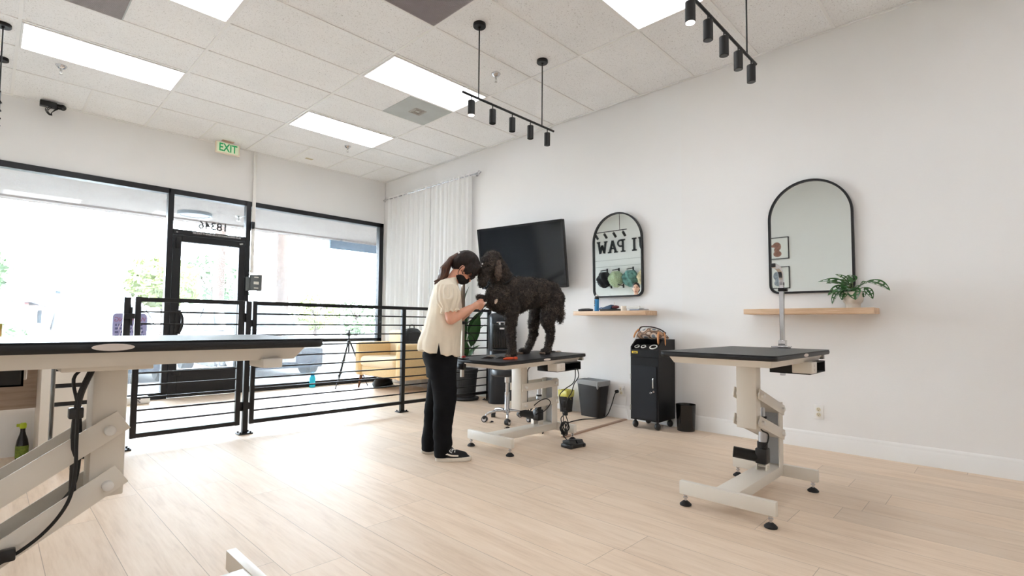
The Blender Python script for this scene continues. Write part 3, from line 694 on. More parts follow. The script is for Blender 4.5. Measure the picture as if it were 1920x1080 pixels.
for y, s in ((5.36,-1),(7.74,1)):
    m = MB()
    for k in range(4):
        a = k*PI/2; m.tube(smoothpath([(W-.065,y,3.165),(W-.065+.028*math.cos(a),y+s*.035,3.165+.028*math.sin(a)),(W-.065,y+s*.075,3.165)],6),.004,6)
    m.ell((W-.065,y+s*.08,3.165),.009); m.build('finial', chrome, t)
for y in (5.43, 7.69):
    m = MB(); m.cyl((W,y,3.165),(W-.075,y,3.165),.007); m.cyl((W+.005,y,3.165),(W-.006,y,3.165),.024); m.build('rod_bracket', chrome, t)
# ---------------------------------------------------------------- television
tvM = Matrix.Translation((W-.24, 4.345, 1.857))
yw, tl_, ro = R(-3.9), R(9.6), R(-1.1)
Rv, Uv, Nv = Vector((0,-1,0)), Vector((0,0,1)), Vector((-1,0,0))
R2, N2 = Rv*math.cos(yw)+Nv*math.sin(yw), Nv*math.cos(yw)-Rv*math.sin(yw)
U2, N3 = Uv*math.cos(tl_)+N2*math.sin(tl_), N2*math.cos(tl_)-Uv*math.sin(tl_)
R3, U3 = R2*math.cos(ro)+U2*math.sin(ro), U2*math.cos(ro)-R2*math.sin(ro)
TV = Matrix((R3, U3, N3)).transposed().to_4x4(); TV.translation = Vector((W-.25, 4.345, 1.857))
t = thing('television', 'large black wall-mounted television tilted down behind the dog', 'television'); t.matrix_world = TV
tw, th = 1.365/2, .799/2
m = MB(); m.box(-tw, tw, -th, th, -.05, 0, .006); m.build('tv_case', black_plastic, t)
m = MB()
for a,b,c_,d in ((-tw,tw,th-.03,th),(-tw,tw,-th,-th+.038),(-tw,-tw+.03,-th+.038,th-.03),(tw-.03,tw,-th+.038,th-.03)): m.box(a,b,c_,d,0,.006,.002,1)
m.build('bezel', black_gloss, t)
screen = M('dark glossy screen', (9,10,13), .10, spec=.4)
m = MB(); m.box(-tw+.03, tw-.03, -th+.038, th-.03, 0, .002); m.build('screen', screen, t, 0)
iv = TV.inverted()
m = MB(); m.box(-.2,.2,-.15,.15,-.075,-.05); 
for z in (-.1,.1): m.bar((0,z*.6,-.07), iv @ Vector((W-.02,4.5,1.857+z)), .04, .05)
p = iv @ Vector((W-.012,4.5,1.857)); 
m.build('mount_arm', black_metal, t)
# ---------------------------------------------------------------- grooming tables
top_rubber = bpy.data.materials.new('ribbed black rubber mat'); top_rubber.use_nodes = True
nt = NT(top_rubber); nt.P.inputs['Base Color'].default_value = rgb(38,38,40); nt.P.inputs['Roughness'].default_value = .42
wv = nt.n('ShaderNodeTexWave', bands_direction='X'); wv.inputs['Scale'].default_value = 42; nt.l(nt.obj(), wv.inputs['Vector']); nt.bump(wv.outputs['Fac'], .25, .002)
edge_rubber = M('black rubber edge', (22,23,26), .5)
tan_label = M('pale oval label', (226,214,206), .5)
pale_inner = M('grey inner metal', (196,198,202), .45)
TL, TWd = 1.07, .61
def grooming_table(label, loc, rz, h, oval=-1, act_x=.19, tilt=0.0, topy=-.005, trayside=-1, TL=1.07, lx=.345, topdx=.012):
    t = thing('grooming_table', label, 'grooming table', loc, rz, 'electric grooming tables')
    ux = lx-math.sqrt(.40**2-(h-.263-.49)**2); topc = (ux+topdx, topy)
    m = MB()
    for x in (-.395, .395): m.box(x-.018, x+.018, -.255, .255, .062, .135, .004)
    m.box(-.38, .38, -.062, .062, .072, .132, .004); m.build('base_frame', cream_metal, t)
    for x in (-.395, .395):
        for y in (-.225, .225):
            m = MB(); m.cyl((x,y,.024),(x,y,.064),.007,n=10); m.cyl((x,y,.040),(x,y,.048),.013,n=6); m.cyl((x,y,.056),(x,y,.064),.012,n=6); f = m.build('foot', chrome, t)
            m = MB(); m.lathe([(.031,.001),(.032,.008),(.022,.018),(.011,.026)], (x,y,0)); m.build('foot_pad', rubber, f)
    # lower column: channel open towards the upper one
    m = MB(); m.box(lx+.028, lx+.036, -.06, .06, .13, .53, .001, 1)
    for s in (-1, 1): m.box(lx-.036, lx+.036, s*.06-.004, s*.06+.004, .13, .53, .001, 1)
    m.build('lower_column', cream_metal, t)
    m = MB(); m.box(lx+.022, lx+.027, -.055, .055, .135, .525); m.build('column_liner', pale_inner, t, 0)
    # upper column
    ub = h-.455
    m = MB(); m.box(ux-.04, ux+.04, -.056, .056, ub, h-.07, .004); m.build('upper_column', cream_metal, t)
    for s in (-1, 1):
        for z in (h-.263, h-.418):
            m = MB(); m.cyl((ux, s*.05, z), (ux, s*.088, z), .016, .013, 14); m.ell((ux, s*.086, z), (.014,.008,.014)); m.build('pivot_bolt', white_plastic, t)
    for zu, zl in ((h-.263, .49), (h-.418, .335)):
        a, b = Vector((ux+.01, 0, zu)), Vector((lx, 0, zl)); d = (b-a).normalized(); a -= d*.05; b += d*.04
        m = MB(); n_ = Vector((-d.z, 0, d.x))
        if n_.z < 0: n_ = -n_
        for s in (-1, 1): m.bar(a+Vector((0, s*.071, 0)), b+Vector((0, s*.071, 0)), .005, .062, .001, up=n_)
        m.bar(a-n_*.025+d*.09, b-n_*.025-d*.03, .14, .004, up=n_)
        m.build('lift_arm', cream_metal, t)
        for s in (-1, 1):
            m = MB(); p = b-d*.04; m.cyl(p+Vector((0,s*.068,0)), p+Vector((0,s*.088,0)), .015, .012, 14); m.build('arm_bolt', white_plastic, t)
    # actuator
    zt = .5*(h-.263+.49)-.04
    m = MB(); m.cyl((act_x,0,.245),(act_x+.01,0,min(zt-.06,.50)),.0235,n=20); m.cyl((act_x+.01,0,min(zt-.06,.50)-.01),(act_x+.012,0,zt),.015,n=16); ac = m.build('actuator_tube', alu, t)
    m = MB(); m.lathe([(.0245,0),(.0245,.014)], (act_x+.01,0,min(zt-.06,.50)-.008)); m.build('seal_ring', black_plastic, ac)
    m = MB(); m.box(act_x-.036, act_x+.036, -.034, .034, .168, .262, .008); m.cyl((act_x,0,.255),(act_x,0,.30),.030,n=20); m.build('gearbox', black_plastic, t)
    m = MB(); m.cyl((act_x-.005,.03,.205),(act_x-.06,.155,.222),.034,n=24); m.build('motor', black_matte, t)
    m = MB()
    for s in (-1, 1): m.box(act_x-.03, act_x+.03, s*.028-.003, s*.028+.003, .13, .185)
    m.cyl((act_x,-.036,.152),(act_x,.036,.152),.008); m.build('actuator_bracket', cream_metal, t)
    # top
    T = Matrix.Translation((topc[0], topc[1], h)) @ Matrix.Rotation(tilt, 4, 'Y')
    def at_top(o): o.data.transform(T); return o
    m = MB(); m.prism(rrect(-TL/2, TL/2, -TWd/2, TWd/2, .03), lambda u, v, k: Vector((u, v, -.001-.001*k))); at_top(m.build('mat_surface', top_rubber, t, 0))
    m = MB(); ol = rrect(-TL/2, TL/2, -TWd/2, TWd/2, .035, 6); n = len(ol)
    def rg(ins, z): return [Vector((u*(1-ins*2/TL), v*(1-ins*2/TWd), z)) for u, v in ol]
    m.loft([rg(.012,-.0015), rg(.004,-.003), rg(0,-.008), rg(0,-.022), rg(.004,-.028), rg(.02,-.029)]); at_top(m.build('table_top', edge_rubber, t, 50))
    m = MB(); m.loft([[Vector((u*(TL/2-.055), v*(TWd/2-.035), -.029)) for u, v in ((-1,-1),(1,-1),(1,1),(-1,1))], [Vector((u*(TL/2-.085), v*(TWd/2-.05), -.066)) for u, v in ((-1,-1),(1,-1),(1,1),(-1,1))]]); at_top(m.build('apron', cream_metal, t, 20))
    m = MB(); m.box(-.13,.07,-.15,.15,-.085,-.066,.003); at_top(m.build('top_plate', cream_metal, t))
    m = MB()
    s = oval
    ys = s*(TWd/2+.0012); m.prism([(.043*math.cos(2*PI*k/28), .0088*math.sin(2*PI*k/28)-.015) for k in range(28)], lambda u, v, k: Vector((u-.015, ys-s*.004*k, v))); at_top(m.build('oval_label', tan_label, t, 30))
    # accessory tray and control box
    s = trayside; y0, y1 = sorted((s*.288, s*.07)); yb_ = s*.07
    m = MB(); m.box(.13,.46,y0,y1,-.134,-.129); m.box(.13,.46,y0,y1,-.072,-.067); m.box(.13,.135,y0,y1,-.134,-.067); m.box(.455,.46,y0,y1,-.134,-.067); m.box(.13,.46,min(yb_,yb_+s*.005),max(yb_,yb_+s*.005),-.134,-.067)
    at_top(m.build('accessory_tray', black_matte, t, 20))
    m = MB(); m.box(.118,.225,min(s*.300,s*.195),max(s*.300,s*.195),-.128,-.062,.004); cb = at_top(m.build('control_box', cream_metal, t))
    m = MB()
    for k in range(2): m.cyl((.172, s*.300, -.083-.024*k), (.172, s*.3015, -.083-.024*k), .007, n=14)
    at_top(m.build('socket', tan_label, cb))
    m = MB(); m.box(.50,.525,min(s*.275,s*.2),max(s*.275,s*.2),-.062,-.03,.004); at_top(m.build('end_clip', steel, t))
    m = MB(); m.tube(smoothpath([(.13,s*.10,h-.10),(.08,s*.06,h-.085),(ux+.075,s*.03,h-.12),(ux+.055,s*.045,h-.24),(ux+.055,s*.045,h-.40),(ux+.09,s*.04,h-.475),(act_x-.05,s*.05,.36),(act_x-.045,s*.04,.30),(act_x-.02,.01,.245)],6), .0045, 6); m.build('control_cable', black_matte, t)
    return t
grooming_table('empty grooming table standing alone near the right wall', (3.19, 1.10, 0), 0, .873)
grooming_table('grooming table the curly black dog stands on', (3.235, 2.985, 0), 0, .745, tilt=R(-1.6))
nt0 = grooming_table('raised grooming table cut by the left edge, nearest the camera', (.300, 1.925, 0), PI, .964, oval=1, act_x=.295, topy=.02, TL=1.14, lx=.382, topdx=.050)
m = MB(); m.box(-.44,-.38,.16,.28,-.09,-.06,.006); o = m.build('corner_bracket', cream_metal, nt0); o.data.transform(Matrix.Translation((.09,.02,.964)))
# extra cable on the near table, hanging along the column and lower arm
m = MB()
m.tube(smoothpath([(.085,.07,.885),(.113,.078,.80),(.120,.072,.70),(.117,.062,.60),(.117,.06,.50)],6), .008, 8)
m.tube(smoothpath([(.08,.08,.89),(.113,.088,.80),(.116,.09,.69),(.116,.092,.60),(.13,.095,.52),(.18,.095,.45),(.26,.095,.40),(.35,.095,.375)],6), .0045, 8)
m.build('power_cable', black_matte, nt0)
m = MB(); m.box(.103,.135,.06,.092,.745,.775,.004); m.build('cable_clip', black_plastic, nt0)
m = MB(); m.box(.225,.255,.084,.108,.405,.435,.004); m.build('cable_clip', black_plastic, nt0)

def grooming_arm(label, loc, path, w, mat, knob_z, zlo):
    t = thing('grooming_post', label, 'grooming post', loc)
    P = smoothpath([(0,0,zlo), (0,0,knob_z-loc[2])]+path, 8)
    rings = []
    for i, p in enumerate(P):
        d = (P[min(i+1,len(P)-1)]-P[max(i-1,0)]).normalized(); s = Vector((0,1,0)); u = s.cross(d).normalized()
        rings.append([p+s*a*w/2+u*b*w/2 for a, b in ((-1,-.8),(-.8,-1),(.8,-1),(1,-.8),(1,.8),(.8,1),(-.8,1),(-1,.8))])
    m = MB(); m.loft(rings); m.build('post', mat, t, 40)
    m = MB(); z = knob_z-loc[2]; m.cyl((0,-w/2,z),(0,-w/2-.022,z),.013,n=12); m.box(-w*.7,w*.7,-w*.7,w*.7,z-.012,z+.012,.003); m.build('knob', black_plastic, t)
    return t
t = grooming_arm('chrome grooming arm clamped to the empty table, hooked at the top', (3.725, 1.075, .873), [(0,0,.42),(-.008,0,.475),(-.03,0,.515),(-.075,.01,.54),(-.12,.015,.545)], .027, chrome, 1.262, -.185)
m = MB(); m.box(-.075,.03,-.05,.05,.003,.011,.002); m.box(-.022,.022,-.022,.022,.003,.05,.004); m.box(.018,.03,-.045,.045,-.055,.011,.002); m.box(-.06,.03,-.03,.03,-.062,-.054,.002); m.cyl((.022,0,.03),(.05,0,.03),.006); m.build('clamp', chrome, t)
m = MB(); m.box(-.13,-.112,.0,.03,.532,.558,.004); m.build('end_cap', black_plastic, t)
dull = M('satin steel', (178,168,156), .35, .7, bump=(40,.05))
t = grooming_arm('steel grooming arm clamped to the left end of the dog table', (2.688, 3.16, .735), [(0,0,.62),(.01,0,.69),(.04,0,.735),(.09,0,.75)], .026, dull, 1.02, -.15)
m = MB(); m.box(-.03,.03,-.05,.05,-.012,.0,.002); m.box(-.03,-.018,-.05,.05,-.09,.0,.002); m.box(-.045,.02,-.028,.028,-.085,-.045,.004); m.build('clamp', black_plastic, t)
m = MB(); m.box(-.02,.012,-.03,-.012,.005,.02,.003); m.build('red_lever', M('red lever', (196,60,56), .4), t)

# ---------------------------------------------------------------- things around the dog table
orange = M('orange plastic', (226,84,36), .4)
t = thing('orange_clipper', 'orange-handled trimming tool lying on the dog table, beside a front paw', 'grooming tool', (2.895, 2.80, .728), R(-22))
m = MB(); m.tube(smoothpath([(-.075,0,.012),(-.03,.004,.014),(.02,.004,.015)],5), [.007,.008,.010,.011,.012,.012,.012,.012,.012,.011,.011], 10); m.build('handle', orange, t)
m = MB(); m.box(.018,.045,-.013,.015,.003,.028,.006); m.build('tool_head', orange, t); m = MB(); m.box(-.008,.02,-.006,.012,.003,.022,.003); m.build('tool_neck', black_plastic, t)
fur_bits = M('loose dark fur', (46,42,40), .95); fur_light = M('loose pale fur', (190,176,162), .95)
def tuft(x, y, z, r, mat, label, n=70, seed=1):
    q = random.Random(seed); m = MB()
    for _ in range(n):
        a = q.uniform(0,6.28); rr = r*math.sqrt(q.random()); c = Vector((rr*math.cos(a), rr*.6*math.sin(a), .003)); hgt = .018*(1-rr/r)+.003
        b = q.uniform(0,6.28); l = q.uniform(.012,.03)
        P = [c+Vector((l*(k/3-.5)*math.cos(b)+.004*math.sin(k*2+a), l*(k/3-.5)*math.sin(b)+.004*math.cos(k*2.3), hgt*math.sin(PI*k/3)*q.uniform(.5,1))) for k in range(4)]
        m.tube(P, .0012, 4)
    o = m.build('fur_tuft', mat, None, 0); o.location = (x, y, z); tag(o, label, 'tuft of fur', kind='stuff')
def tz(x): return .747+(x-3.215)*math.tan(R(1.6))
tuft(2.80, 2.98, tz(2.80), .055, fur_bits, 'tuft of dark clipped fur at the left end of the dog table', 110, 2)
tuft(2.87, 2.89, tz(2.87), .05, fur_bits, 'flat tuft of dark fur behind the orange tool', 90, 3)
tuft(2.94, 3.08, tz(2.94), .04, fur_light, 'pale tuft of fur on the dog table, left of the front paw', 60, 4)
tuft(3.62, 2.99, tz(3.62), .055, fur_bits, 'tuft of dark and pale fur at the right end of the dog table', 80, 5)
tuft(3.66, 2.95, tz(3.66), .035, fur_light, 'small pale tuft of fur at the right end of the dog table', 40, 6)
for i, (x, y, r, lb) in enumerate(((3.13,3.44,.03,'little dark curl of fur on the floor behind the dog table'),(3.24,3.33,.02,'tiny dark clump of fur on the floor beside the base beam'),(3.56,3.50,.03,'dark clump of fur on the floor by the stool wheels'),(3.66,3.82,.02,'small dark clump of fur on the floor under the stool'))):
    tuft(x, y, .001, r, fur_bits, lb, 30, 20+i)
t = thing('foot_pedal', 'black foot pedal control on the floor at the right of the dog table', 'foot pedal', (3.43, 2.60, 0), R(-8))
m = MB(); m.box(-.085,.085,-.055,.055,.001,.035,.008); m.box(-.088,-.06,-.06,.06,.001,.03,.006); m.box(.06,.088,-.06,.06,.001,.03,.006); m.build('pedal_base', black_plastic, t)
m = MB(); m.prism([(-.05,.033),(.05,.033),(.05,.055),(-.03,.07)], lambda u, v, k: Vector((-.078+.07*k, u, v)), .004); m.build('pedal', black_matte, t)
m = MB(); m.prism([(-.05,.033),(.05,.033),(.05,.05),(-.03,.062)], lambda u, v, k: Vector((.006+.07*k, u, v)), .004); m.build('pedal', black_plastic, t)
# cables under the dog table
m = MB(); q = random.Random(9)
m.tube(smoothpath([(3.60,2.71,.63),(3.585,2.70,.55),(3.56,2.71,.50),(3.50,2.74,.46),(3.47,2.78,.40),(3.50,2.78,.30),(3.50,2.76,.20),(3.46,2.75,.12),(3.47,2.73,.05)],6), .0042, 6)
m.tube(smoothpath([(3.62,2.70,.63),(3.62,2.69,.56),(3.57,2.70,.50),(3.55,2.71,.43),(3.53,2.74,.36),(3.52,2.75,.24),(3.53,2.73,.16),(3.50,2.72,.10),(3.45,2.72,.14),(3.44,2.74,.21),(3.48,2.74,.24)],6), .0042, 6)
P = []
for k in range(30):
    a = k*1.05; P.append((3.475+.045*math.cos(a)+q.uniform(-.01,.01), 2.735+q.uniform(-.02,.02), .13+.05*math.sin(a)+q.uniform(-.012,.012)))
m.tube(smoothpath(P,4), .0038, 6)
m.tube(smoothpath([(3.47,2.73,.06),(3.48,2.70,.02),(3.42,2.68,.006),(3.40,2.64,.006),(3.38,2.62,.012),(3.36,2.61,.02)],6), .0042, 6)
m.tube(smoothpath([(3.32,2.985,.26),(3.28,2.93,.30),(3.33,2.88,.36),(3.40,2.86,.37),(3.43,2.85,.33),(3.36,2.86,.27),(3.27,2.88,.25)],6), .0042, 6)
m.box(3.45,3.50,2.71,2.75,.075,.105,.005); m.box(3.46,3.49,2.72,2.75,.30,.36,.005); m.box(3.47,3.50,2.71,2.74,.235,.275,.005); m.box(3.43,3.52,2.66,2.70,.001,.02,.004)
tag(m.build('cable_tangle', black_matte), 'tangle of black cables hanging under the dog table to the floor', 'cables')
m = MB(); m.tube(smoothpath([(3.62,3.10,.006),(3.75,3.18,.006),(3.90,3.22,.006),(4.05,3.20,.006),(4.25,3.26,.006),(4.46,3.26,.006),(4.60,3.18,.006),(4.70,3.12,.03),(4.77,3.10,.14),(4.815,3.09,.25),(4.835,3.075,.285)],7), .0055, 8); m.cyl((4.858,3.075,.285),(4.825,3.075,.285),.019,n=14)
tag(m.build('power_lead', black_matte), 'black power cord running from the wall outlet across the floor behind the dog table', 'cord')
m = MB(); m.prism([(0,.001),(.05,.001),(.04,.012),(.01,.012)], lambda u, v, k: Vector((3.64+1.16*k, 2.85+u+.07*k, v)))
tag(m.build('cord_cover', M('brown floor strip', (168,138,116), .6), None, 20), 'brown cord cover strip on the floor in front of the lined bin', 'cord cover')
m = MB(); m.tube(smoothpath([(3.98,3.05,1.02),(3.9,3.1,1.0)],3), .001, 4); m.bm.clear()
m.tube(smoothpath([(2.80,3.02,1.16),(2.79,3.10,1.08),(2.72,3.22,.98),(2.67,3.25,.90),(2.70,3.24,.80),(2.76,3.2,.755)],6), .0045, 6)
m.tube(smoothpath([(2.70,3.25,1.04),(2.74,3.24,.97),(2.86,3.22,.90),(2.86,3.22,.80),(2.84,3.2,.76)],6), .003, 6)
tag(m.build('tool_lead', black_matte), 'thin black cord hanging from the groomer hand to the dog table', 'cord')
# wheeled stool
t = thing('wheeled_stool', 'black round stool with chrome five-wheel base behind the dog table', 'stool', (3.84, 3.78, 0), R(10))
m = MB(); m.lathe([(.001,.545),(.14,.545),(.165,.535),(.175,.51),(.172,.485),(.155,.47),(.001,.468)]); m.build('seat', M('black vinyl', (24,25,28), .4), t)
m = MB(); m.lathe([(.03,.47),(.028,.40),(.018,.395),(.018,.29)]); m.lathe([(.026,.30),(.026,.12),(.032,.11),(.032,.085)]); m.build('gas_lift', chrome, t)
m = MB(); m.lathe([(.035,.085),(.037,.10),(.03,.125)])
for k in range(5):
    a = k*2*PI/5; d = Vector((math.cos(a), math.sin(a), 0)); m.tube(smoothpath([d*.02+Vector((0,0,.105)), d*.12+Vector((0,0,.108)), d*.21+Vector((0,0,.085)), d*.235+Vector((0,0,.062))],5), [.014]*11+[.010]*5, 10)
m.build('star_base', chrome, t)
grey_tyre = M('grey wheel face', (210,210,212), .4)
for k in range(5):
    a = k*2*PI/5; d = Vector((math.cos(a), math.sin(a), 0)); c = d*.245+Vector((0,0,.030)); s = Vector((-d.y*.4+d.x*.3, d.x*.4+d.y*.3, 0)).normalized()
    m = MB(); m.cyl(c-s*.022, c+s*.022, .0295, n=18); m.ell(c+Vector((0,0,.012)), (.028,.028,.024)); w = m.build('caster', black_plastic, t)
    m = MB(); m.cyl(c-s*.0235, c+s*.0235, .021, n=18); m.cyl(c-s*.0245, c+s*.0245, .009, n=10); m.build('caster_face', grey_tyre, w)
# tall black cooler
t = thing('water_cooler', 'tall black rounded water cooler tower standing behind the railing end', 'water cooler', (4.64, 4.70, 0), R(-38))
blue_black = M('blue black plastic', (26,32,40), .3); cool_in = M('recess black', (16,17,19), .25)
ol = [(.155*math.copysign(abs(math.cos(a))**.75, math.cos(a)), .155*math.copysign(abs(math.sin(a))**.75, math.sin(a))) for a in [2*PI*k/36 for k in range(36)]]
def cr(s, z): return [Vector((u*s, v*s, z)) for u, v in ol]
m = MB(); m.loft([cr(.96,.001), cr(1,.02), cr(1,.66), cr(.985,.668)]); m.build('lower_body', blue_black, t, 50)
m = MB(); m.loft([cr(.985,.668), cr(1,.676), cr(1,1.08), cr(.95,1.125), cr(.80,1.15), cr(.3,1.158)]); m.build('upper_body', blue_black, t, 50)
m = MB(); m.box(-.115,.115,-.163,-.10,.70,1.02,.012); m.build('dispenser_recess', cool_in, t)
m = MB()
for k in range(7): m.box(-.09+.03*k-.003, -.09+.03*k+.003, -.1665,-.162,.72,.93)
m.build('vent_rib', black_plastic, t, 0)
m = MB(); m.box(-.07,.07,-.175,-.16,1.025,1.04,.003); m.cyl((-.03,-.17,1.0),(-.03,-.17,1.035),.012); m.cyl((.03,-.17,1.0),(.03,-.17,1.035),.012); m.build('spout', chrome, t)
m = MB(); m.box(-.03,.03,-.1645,-.162,.945,.965); m.build('white_label', white_ink, t, 0)
m = MB(); m.box(-.12,.12,-.20,-.14,.668,.69,.006); m.build('drip_tray', black_plastic, t)
# ribbed pot with a large-leaf plant behind the rail
t = thing('potted_plant', 'large-leaved green plant in a ribbed black pot behind the railing', 'plant', (4.50, 5.24, 0))
m = MB(); n = 72
def rr(r, z): return [Vector(((r*(1+.02*(k % 2)))*math.cos(2*PI*k/n), (r*(1+.02*(k % 2)))*math.sin(2*PI*k/n), z)) for k in range(n)]
m.lathe([(.19,.001),(.20,.02),(.19,.035)]); m.loft([rr(.145,.03), rr(.17,.36)]); m.lathe([(.172,.355),(.182,.36),(.182,.41),(.165,.41),(.16,.37),(.001,.365)]); m.build('pot', M('dark grey pot', (46,48,50), .6), t, 30)
leaf_d = M('dark glossy leaf', (44,84,40), .35, var=(10,.25)); stem_g = M('green stem', (86,112,56), .5)
def leaf(mb, base, tip, w, sag=.12, up=Vector((0,0,1)), nseg=9, fold=.25, hole=None):
    base, tip = Vector(base), Vector(tip); d = tip-base; L = d.length; dn = d.normalized(); s = dn.cross(up)
    if s.length < 1e-3: s = Vector((1,0,0))
    s.normalize(); nrm = s.cross(dn).normalized(); vs = []; fs = []
    for i in range(nseg+1):
        u = i/nseg; c = base+d*u+nrm*(math.sin(PI*u)*sag*L); ww = w*(math.sin(PI*min(1,u**.75))**.8)*.5
        for k in (1,.68,.3,0,-.3,-.68,-1): vs.append(c+s*ww*k+nrm*ww*fold*k*k)
    for i in range(nseg):
        for k in range(6):
            if hole and k in (1,4) and 1 < i < nseg-2 and (i+k) % 3 != 0: continue
            fs.append((i*7+k, i*7+k+1, (i+1)*7+k+1, (i+1)*7+k))
    mb.faces(vs, fs)
q = random.Random(12)
LV = [(-.10,-.05,.62,-.28,-.15,.98,.17),(.02,-.1,.70,-.05,-.34,1.12,.18),(-.06,.02,.85,-.22,-.02,1.40,.17),(.03,.0,.9,.12,-.16,1.36,.18),(.05,-.04,.7,.26,-.16,1.02,.18),(-.04,-.06,.55,-.26,-.28,.80,.15),(0,.05,.8,.05,.28,1.2,.18),(-.08,0,.95,-.34,.06,1.28,.16),(.0,-.02,1.0,-.02,-.10,1.52,.14),(.06,-.02,.55,.27,-.02,.72,.15),(-.05,-.02,.75,-.20,-.24,1.20,.15),(.02,-.05,.85,.10,-.30,1.22,.16)]
for a in LV:
    b = Vector(a[:3]); tp = Vector(a[3:6]); m = MB(); m.tube(smoothpath([(0,0,.38), b*.6+Vector((0,0,.25)), b],4), .007, 6); so = m.build('stem', stem_g, t)
    m = MB(); leaf(m, b, tp, a[6]*.80, .10, Vector((q.uniform(-.3,.3), q.uniform(-.3,.3), 1))); lo = m.build('leaf', leaf_d, t, 180, fix=False)
# ---------------------------------------------------------------- bins, cart
t = thing('waste_bin', 'black rectangular waste bin with a grey liner folded over the rim, by the wall', 'waste bin', (4.74, 3.32, 0), R(-4))
liner = M('grey translucent liner', (150,152,154), .35, bump=(40,.5,.004)); 
def rrz(hx, hy, r, z): return [Vector((u, v, z)) for u, v in rrect(-hx, hx, -hy, hy, r, 4)]
m = MB(); m.loft([rrz(.075,.125,.03,.001), rrz(.095,.165,.035,.355), rrz(.093,.163,.035,.355), rrz(.073,.123,.03,.012)]); m.build('bin_body', black_plastic, t, 50)
m = MB(); q = random.Random(3)
def jit(rg, a, z): return [v+Vector((q.uniform(-a,a), q.uniform(-a,a), q.uniform(-z,z))) for v in rg]
m.loft([jit(rrz(.102,.172,.036,.345),.001,.012), jit(rrz(.104,.174,.036,.375),.002,.003), jit(rrz(.105,.176,.036,.398),.002,.004), jit(rrz(.094,.166,.034,.402),.002,.004), jit(rrz(.090,.16,.034,.36),.004,.004), jit(rrz(.08,.14,.03,.20),.008,.004)], cap=False)
m.tube(smoothpath([(-.1,-.14,.385),(-.115,-.15,.35),(-.106,-.145,.315)],4), [.006,.008,.010,.011,.012,.012,.011,.009,.004], 8); m.build('bin_liner', liner, t, 50)
t = thing('small_bin', 'small black bin with a yellow liner against the wall, behind the dog table', 'waste bin', (4.74, 3.70, 0))
ylw = M('yellow liner', (206,196,90), .4, bump=(50,.5,.004), var=(30,.15))
m = MB(); m.loft([rrz(.055,.055,.02,.001), rrz(.065,.068,.022,.185)]); m.build('bin_body', black_plastic, t, 50)
m = MB(); m.loft([jit(rrz(.068,.071,.022,.175),.001,.01), jit(rrz(.07,.074,.022,.20),.003,.004), jit(rrz(.071,.076,.022,.25),.006,.008), jit(rrz(.06,.066,.02,.255),.006,.008), jit(rrz(.055,.06,.02,.19),.006,.004)], cap=False); 
m.loft([jit(rrz(.02,.02,.008,.17),.002,.002), jit(rrz(.035,.045,.012,.235),.008,.01), jit(rrz(.02,.06,.01,.15),.01,.01)]); m.build('bin_liner', ylw, t, 50)
def outlet(y, z, label):
    t = thing('wall_outlet', label, 'outlet', (W, y, z)); 
    m = MB(); m.box(-.006, .008, -.037, .037, -.058, .058, .003); m.build('cover_plate', white_plastic, t)
    for s in (-1, 1):
        m = MB(); m.lathe([(.017,0),(.0165,.0025)], n=20, M=Matrix.Rotation(-PI/2, 3, 'Y')); o = m.build('socket', M('ivory socket', (226,216,190), .5) if 'ivory socket' not in MATS else MATS['ivory socket'], t); o.location = (-.006, 0, s*.021)
        m = MB()
        for y_ in (-.006,.006): m.box(-.0092,-.0082,y_-.0012,y_+.0012,.000,.009)
        m.cyl((-.0092,0,-.007),(-.0082,0,-.007),.003,n=8); m.build('slot', dark_ink, o, 0)
outlet(1.133, .305, 'white wall outlet low on the wall, right of the empty table')
outlet(3.03, .295, 'white wall outlet with a black plug, between the lined bin and the cart')
m = MB(); m.tube(smoothpath([(W-.012,3.0,.32),(W-.03,2.985,.27),(W-.025,2.95,.24),(W-.03,2.955,.15),(W-.035,2.93,.06),(W-.06,2.9,.006)],6), .003, 6); m.box(W-.03,W-.006,2.99,3.015,.305,.33,.003)
tag(m.build('white_lead', white_plastic), 'thin white cord hanging from the outlet left of the cart', 'cord')
# rolling cart
t = thing('tool_cart', 'black rolling salon cart with three white-ringed holder holes', 'cart', (0,0,0))
cx0, cx1, cy0, cy1 = 4.50, 4.835, 2.395, 2.70
cart_b = M('black melamine', (13,13,15), .42, bump=(200,.05), spec=.3); cart_d = M('blue black door', (19,22,28), .42, spec=.35)
m = MB(); m.box(cx0, cx1, cy0, cy1, .085, .70, .002, 1); m.build('cabinet_body', cart_b, t)
prof = [(cx0,.70),(cx1,.70),(cx1,.875),(cx0+.10,.875),(cx0,.80)]
for y in (cy0, cy1-.014):
    m = MB(); m.prism(prof, lambda u, v, k: Vector((u, y+.014*k, v))); m.build('side_panel', cart_b, t)
m = MB(); m.box(cx1-.014, cx1, cy0+.014, cy1-.014, .70, .875); m.build('back_panel', cart_b, t)
m = MB(); m.box(cx0, cx0+.012, cy0+.014, cy1-.014, .70, .775); m.build('front_panel', cart_b, t)
sl = math.atan2(.075,.10)
hp = MB(); hp.prism([(cx0+.006,.772),(cx0+.105,.825),(cx0+.105,.818),(cx0+.006,.764)], lambda u, v, k: Vector((u, cy0+.014+(cy1-cy0-.028)*k, v))); ho = hp.build('holder_panel', cart_b, t)
hd = Vector((.099,0,.053)).normalized(); hn = Vector((-hd.z,0,hd.x))
